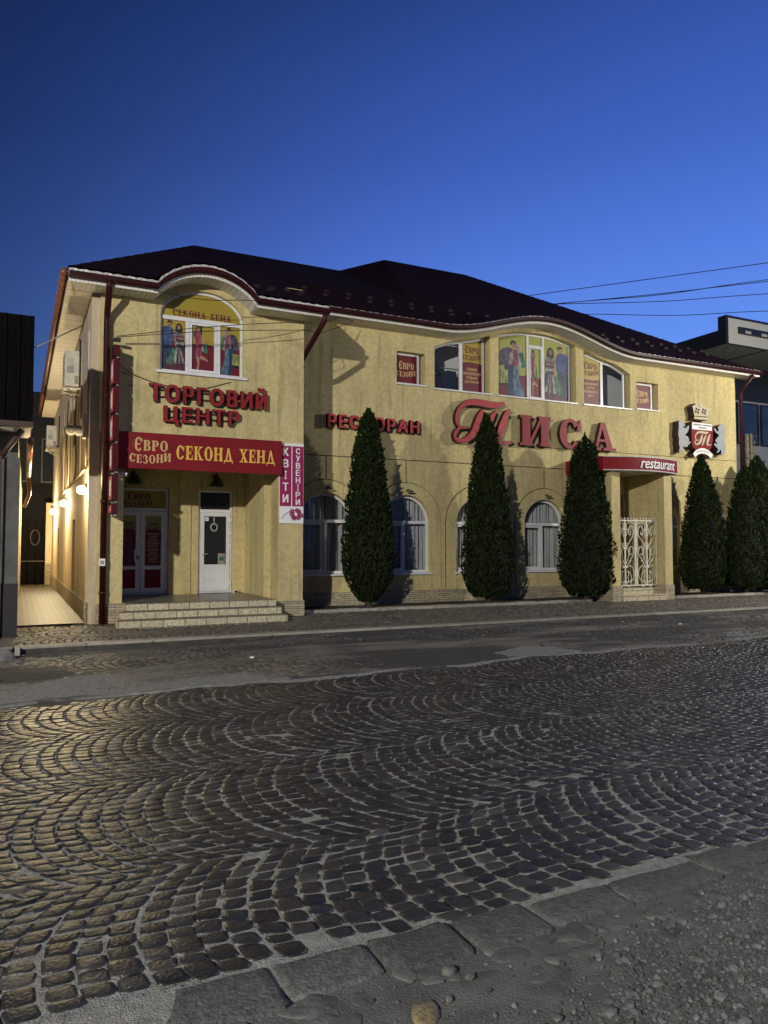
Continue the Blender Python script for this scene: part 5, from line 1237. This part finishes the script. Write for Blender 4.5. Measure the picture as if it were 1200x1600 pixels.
def pebbles(c, r, seed, flat=.7):
    g_ = np.random.default_rng(seed); n = len(c)
    V = ico_v[None] * g_.uniform(.72, 1.2, (n, 12, 1)) * np.stack([g_.uniform(.7, 1.3, n), g_.uniform(.7, 1.3, n), flat * g_.uniform(.6, 1.1, n)], 1)[:, None]
    a = g_.uniform(0, 6.28, n); ca, sa = np.cos(a)[:, None], np.sin(a)[:, None]
    X = V[..., 0] * ca - V[..., 1] * sa; Y = V[..., 0] * sa + V[..., 1] * ca
    V = np.stack([X, Y, V[..., 2]], -1) * r[:, None, None] + c[:, None]
    F = (np.array(ico_f)[None] + (np.arange(n) * 12)[:, None, None]).reshape(-1, 3)
    return V.reshape(-1, 3), F
g_ = np.random.default_rng(31)
n = 46000
X = g_.uniform(1.0, 5.2, n); Y = 2.60 - g_.beta(1.2, 1.1, n) * 1.5
dens = hnoise(X, Y, 2.2, 12) + (2.30 - Y) * 1.6 + .25 * (X - 2.3)
m = g_.random(n) < np.clip(.25 + dens, .05, 1); X, Y = X[m], Y[m]; n = len(X)
r = np.clip(np.exp(g_.normal(math.log(.0052), .52, n)), .0025, .026)
V, F = pebbles(np.stack([X, Y, silt_z(X, Y) + r * .45], 1), r, 32)
o = npmesh('gravel', V, F, 'gravel_stone', False); tag(o, 'loose grey gravel on the near verge', 'gravel', kind='stuff')
n = 16000
X = g_.uniform(-2, 17, n); Y = edge_far(X) + .05 + (12.45 - edge_far(X)) * g_.random(n); m = (hnoise(X, Y, .9, 14) + .5 * hnoise(X, Y, 3, 15)) > .02; X, Y = X[m], Y[m]; n = len(X)
r = np.clip(np.exp(g_.normal(math.log(.011), .45, n)), .006, .04)
V, F = pebbles(np.stack([X, Y, strip_z(X, Y) + r * .3], 1), r, 33)
o = npmesh('loose_stones', V, F, 'gravel_stone', False); tag(o, 'loose gravel scattered on the unmade strip across the road', 'gravel', kind='stuff')
# fine grit in the joints by the kerb
n = 5000
X = g_.uniform(.0, 5.0, n); Y = 2.86 + .007 * X + g_.normal(0, .028, n); r = g_.uniform(.002, .006, n)
V, F = pebbles(np.stack([X, Y, camber(X, Y) - .010 + r * .4], 1), r, 34); o = npmesh('grit', V, F, 'gravel_stone', False); tag(o, 'fine grit along the joint between setts and kerb slabs', 'grit', kind='stuff')
# river stones bedded in the gutter
def stone_mesh(cx, cy, a, lx, ly, lz, seed, m, name='river_stone', up=0.):
    g2 = np.random.default_rng(seed); n1, n2 = 12, 18; V = []; F = []
    phs = g2.uniform(0, 6.28, 6)
    for i in range(n1 + 1):
        th = math.pi * i / n1
        for k in range(n2):
            p = 2 * math.pi * k / n2; q = 1 + .07 * math.sin(2 * p + phs[0]) + .05 * math.sin(3 * p + phs[1] + th) + .035 * math.sin(5 * p + phs[2] + 2 * th)
            st_ = math.sin(th) ** .75 * q; xx = lx * st_ * math.cos(p); yy = ly * st_ * math.sin(p); zz_ = lz * math.copysign(abs(math.cos(th)) ** .8, math.cos(th)) * (1 + .1 * math.sin(p + phs[3]))
            V.append((cx + xx * math.cos(a) - yy * math.sin(a), cy + xx * math.sin(a) + yy * math.cos(a), float(silt_z(np.array(cx), np.array(cy))) + up - .004 + zz_))
    for i in range(n1):
        for k in range(n2): F.append((i * n2 + k, (i + 1) * n2 + k, (i + 1) * n2 + (k + 1) % n2, i * n2 + (k + 1) % n2))
    return V, F
SV = []; SF = []
g3 = np.random.default_rng(41)
for i in range(150):
    cx = g3.uniform(.7, 7.0); cy = 2.57 + .008 * cx - abs(g3.normal(0, .15)); a = g3.uniform(-.4, 3.2)
    if abs(cx - 1.36) < .12 and abs(cy - 2.3) < .15: continue
    V, F = stone_mesh(cx, cy, a, g3.uniform(.03, .095), g3.uniform(.02, .05), g3.uniform(.007, .019), 100 + i, 'river_stone'); o = len(SV); SV += V; SF += [tuple(q + o for q in f) for f in F]
struct(npmesh('gutter', SV, SF, 'river_stone', True))
V, F = stone_mesh(1.30, 2.335, 1.05, .088, .048, .020, 77, 'yellow_stone', up=.002)
tag(npmesh('rock', V, F, 'yellow_stone', True, None, (1.30, 2.335, -.02)), 'yellowish rough river stone bedded in the near gutter', 'stone')
V, F = stone_mesh(1.50, 2.51, .4, .030, .028, .024, 78, 'river_stone', up=.010)
tag(npmesh('rock', V, F, 'river_stone', True, None, (1.50, 2.51, -.02)), 'small round pale stone standing proud against the kerb slabs', 'stone')
V, F = stone_mesh(-.22, 12.05, .2, .24, .16, .15, 79, 'river_stone')
tag(npmesh('rock', V, F, 'concrete', True, None, (-.22, 12.05, 0)), 'grey boulder in the dark gap at the end of the far kerb', 'stone')
# litter
lt = MB()
for (x, y) in ((3.05, 10.6), (11.5, 12.1), (12.3, 11.3)): lt.box(x, x + .05, y, y + .04, .0, .02, 'white')
tag(lt.build('litter', None, (11.5, 12.1, 0)), 'scraps of white litter on the unmade strip', 'litter', kind='stuff')

# --- far pavement, kerb and alley floor
KX = .02
walk_z = lambda x, y: .075 + .025 * np.clip((y - 12.9) / 2.2, 0, 1) + 0 * x
V, F = setts(-3.5, 24, 12.86, 16.02, 1.05, .118, .105, 15, zf=walk_z, joint=.011, tilt=.005, dome=.007, jit=.005, keep=lambda x, y, g_: (y < 15.55) | (x > 5.8))
struct(npmesh('pavement', V, F, 'sett_walk', True))
mb = MB(); mb.add([(-8, 12.8, .062), (60, 12.8, .062), (60, 16.1, .092), (-8, 16.1, .092)], [(0, 1, 2, 3)], 'soil'); mb.build('pavement_bed')['kind'] = 'structure'
mb = MB(); x = KX
while x < 40:
    L = 1.0 if x < 28 else 4; mb.box(x + .004, x + L - .004, 12.62, 12.86, .052, .092 + .003 * math.sin(x * 7), 'kerb_pale'); mb.box(x, x + L, 12.628, 12.86, -.2, .053, 'kerb_dark'); x += L
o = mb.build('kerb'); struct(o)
bv = o.modifiers.new('bevel', 'BEVEL'); bv.width = .012; bv.segments = 2
mb = MB(); mb.box(-8, KX - .01, 12.80, 12.92, -.2, .06, 'base_black'); mb.tube([(-4, 12.72, .07), (-.02, 12.72, .06)], .03, 'grey_metal', 6); struct(mb.build('drain'))
mb = MB(); mb.box(KX - .01, KX + .06, 12.5, 12.87, -.2, .09, 'kerb_pale'); struct(mb.build('kerb_end'))
# planting bed and its edging
mb = MB(); x = XW + .05
while x < 24:
    L = .5 if x < 22 else 1
    if not (14.5 < x + L and x < 16.85): mb.box(x, x + L - .006, 16.02, 16.13, .05, .165 + .006 * math.sin(x * 5), 'kerb_pale')
    x += L
struct(mb.build('bed_edging'))
struct(sheet('planting_bed', ar(XW - .1, 24, .1), ar(16.1, 17.3, .1), lambda X, Y: .15 + .02 * hnoise(X, Y, 3, 18), 'soil'))
mb = MB(); mb.box(.03, XL - .03, 15.62, 32.2, -.1, .132, 'alley_paver'); struct(mb.build('alley_path'))
mb = MB(); mb.box(.0, XL - .03, 15.56, 15.618, -.1, .10, 'soil'); struct(mb.build('path_edge'))

# ------------------------------------------------------------------ street lamps on the near side and beyond the right end
def street_lamp(x, y, h, aim, power, lb, col=(1.0, .94, .80)):
    t_ = thing('street_lamp', lb, 'street lamp', (x, y, 0), 'street lamps lighting the frontage')
    d = Vector((aim[0] - x, aim[1] - y, 0)).normalized()
    mb = MB(); mb.tube([(x - d.x * .9, y - d.y * .9, -.1), (x - d.x * .9, y - d.y * .9, h + .1), (x - d.x * .6, y - d.y * .6, h + .4), (x, y, h + .42)], .06, 'grey_metal', 8); mb.build('pole', t_)
    mb = MB(); mb.sphere((x, y, h + .38), .24, 'grey_metal', 12, (1.2, .8, .4), 0.); mb.build('lamp_head', t_)
    mb = MB(); mb.sphere((x, y, h + .36), .13, 'lamp_glow', 10, (1, 1, .3)); mb.build('lens', t_)
    l = bpy.data.lights.new('street_light', 'POINT'); l.energy = power; l.color = col; l.shadow_soft_size = .24
    lo = bpy.data.objects.new('street_light', l); C.objects.link(lo); lo.location = (x, y, h + .20); adopt(lo, t_)
street_lamp(-13.8, -8.2, 9.4, (3, 15), 29500, 'street lamp on the near side of the road, out of the picture to the left', (1.0, .95, .84))
street_lamp(22.6, 9.0, 6.9, (15, 16), 3900, 'street lamp beside the pavement, out of the picture to the right')
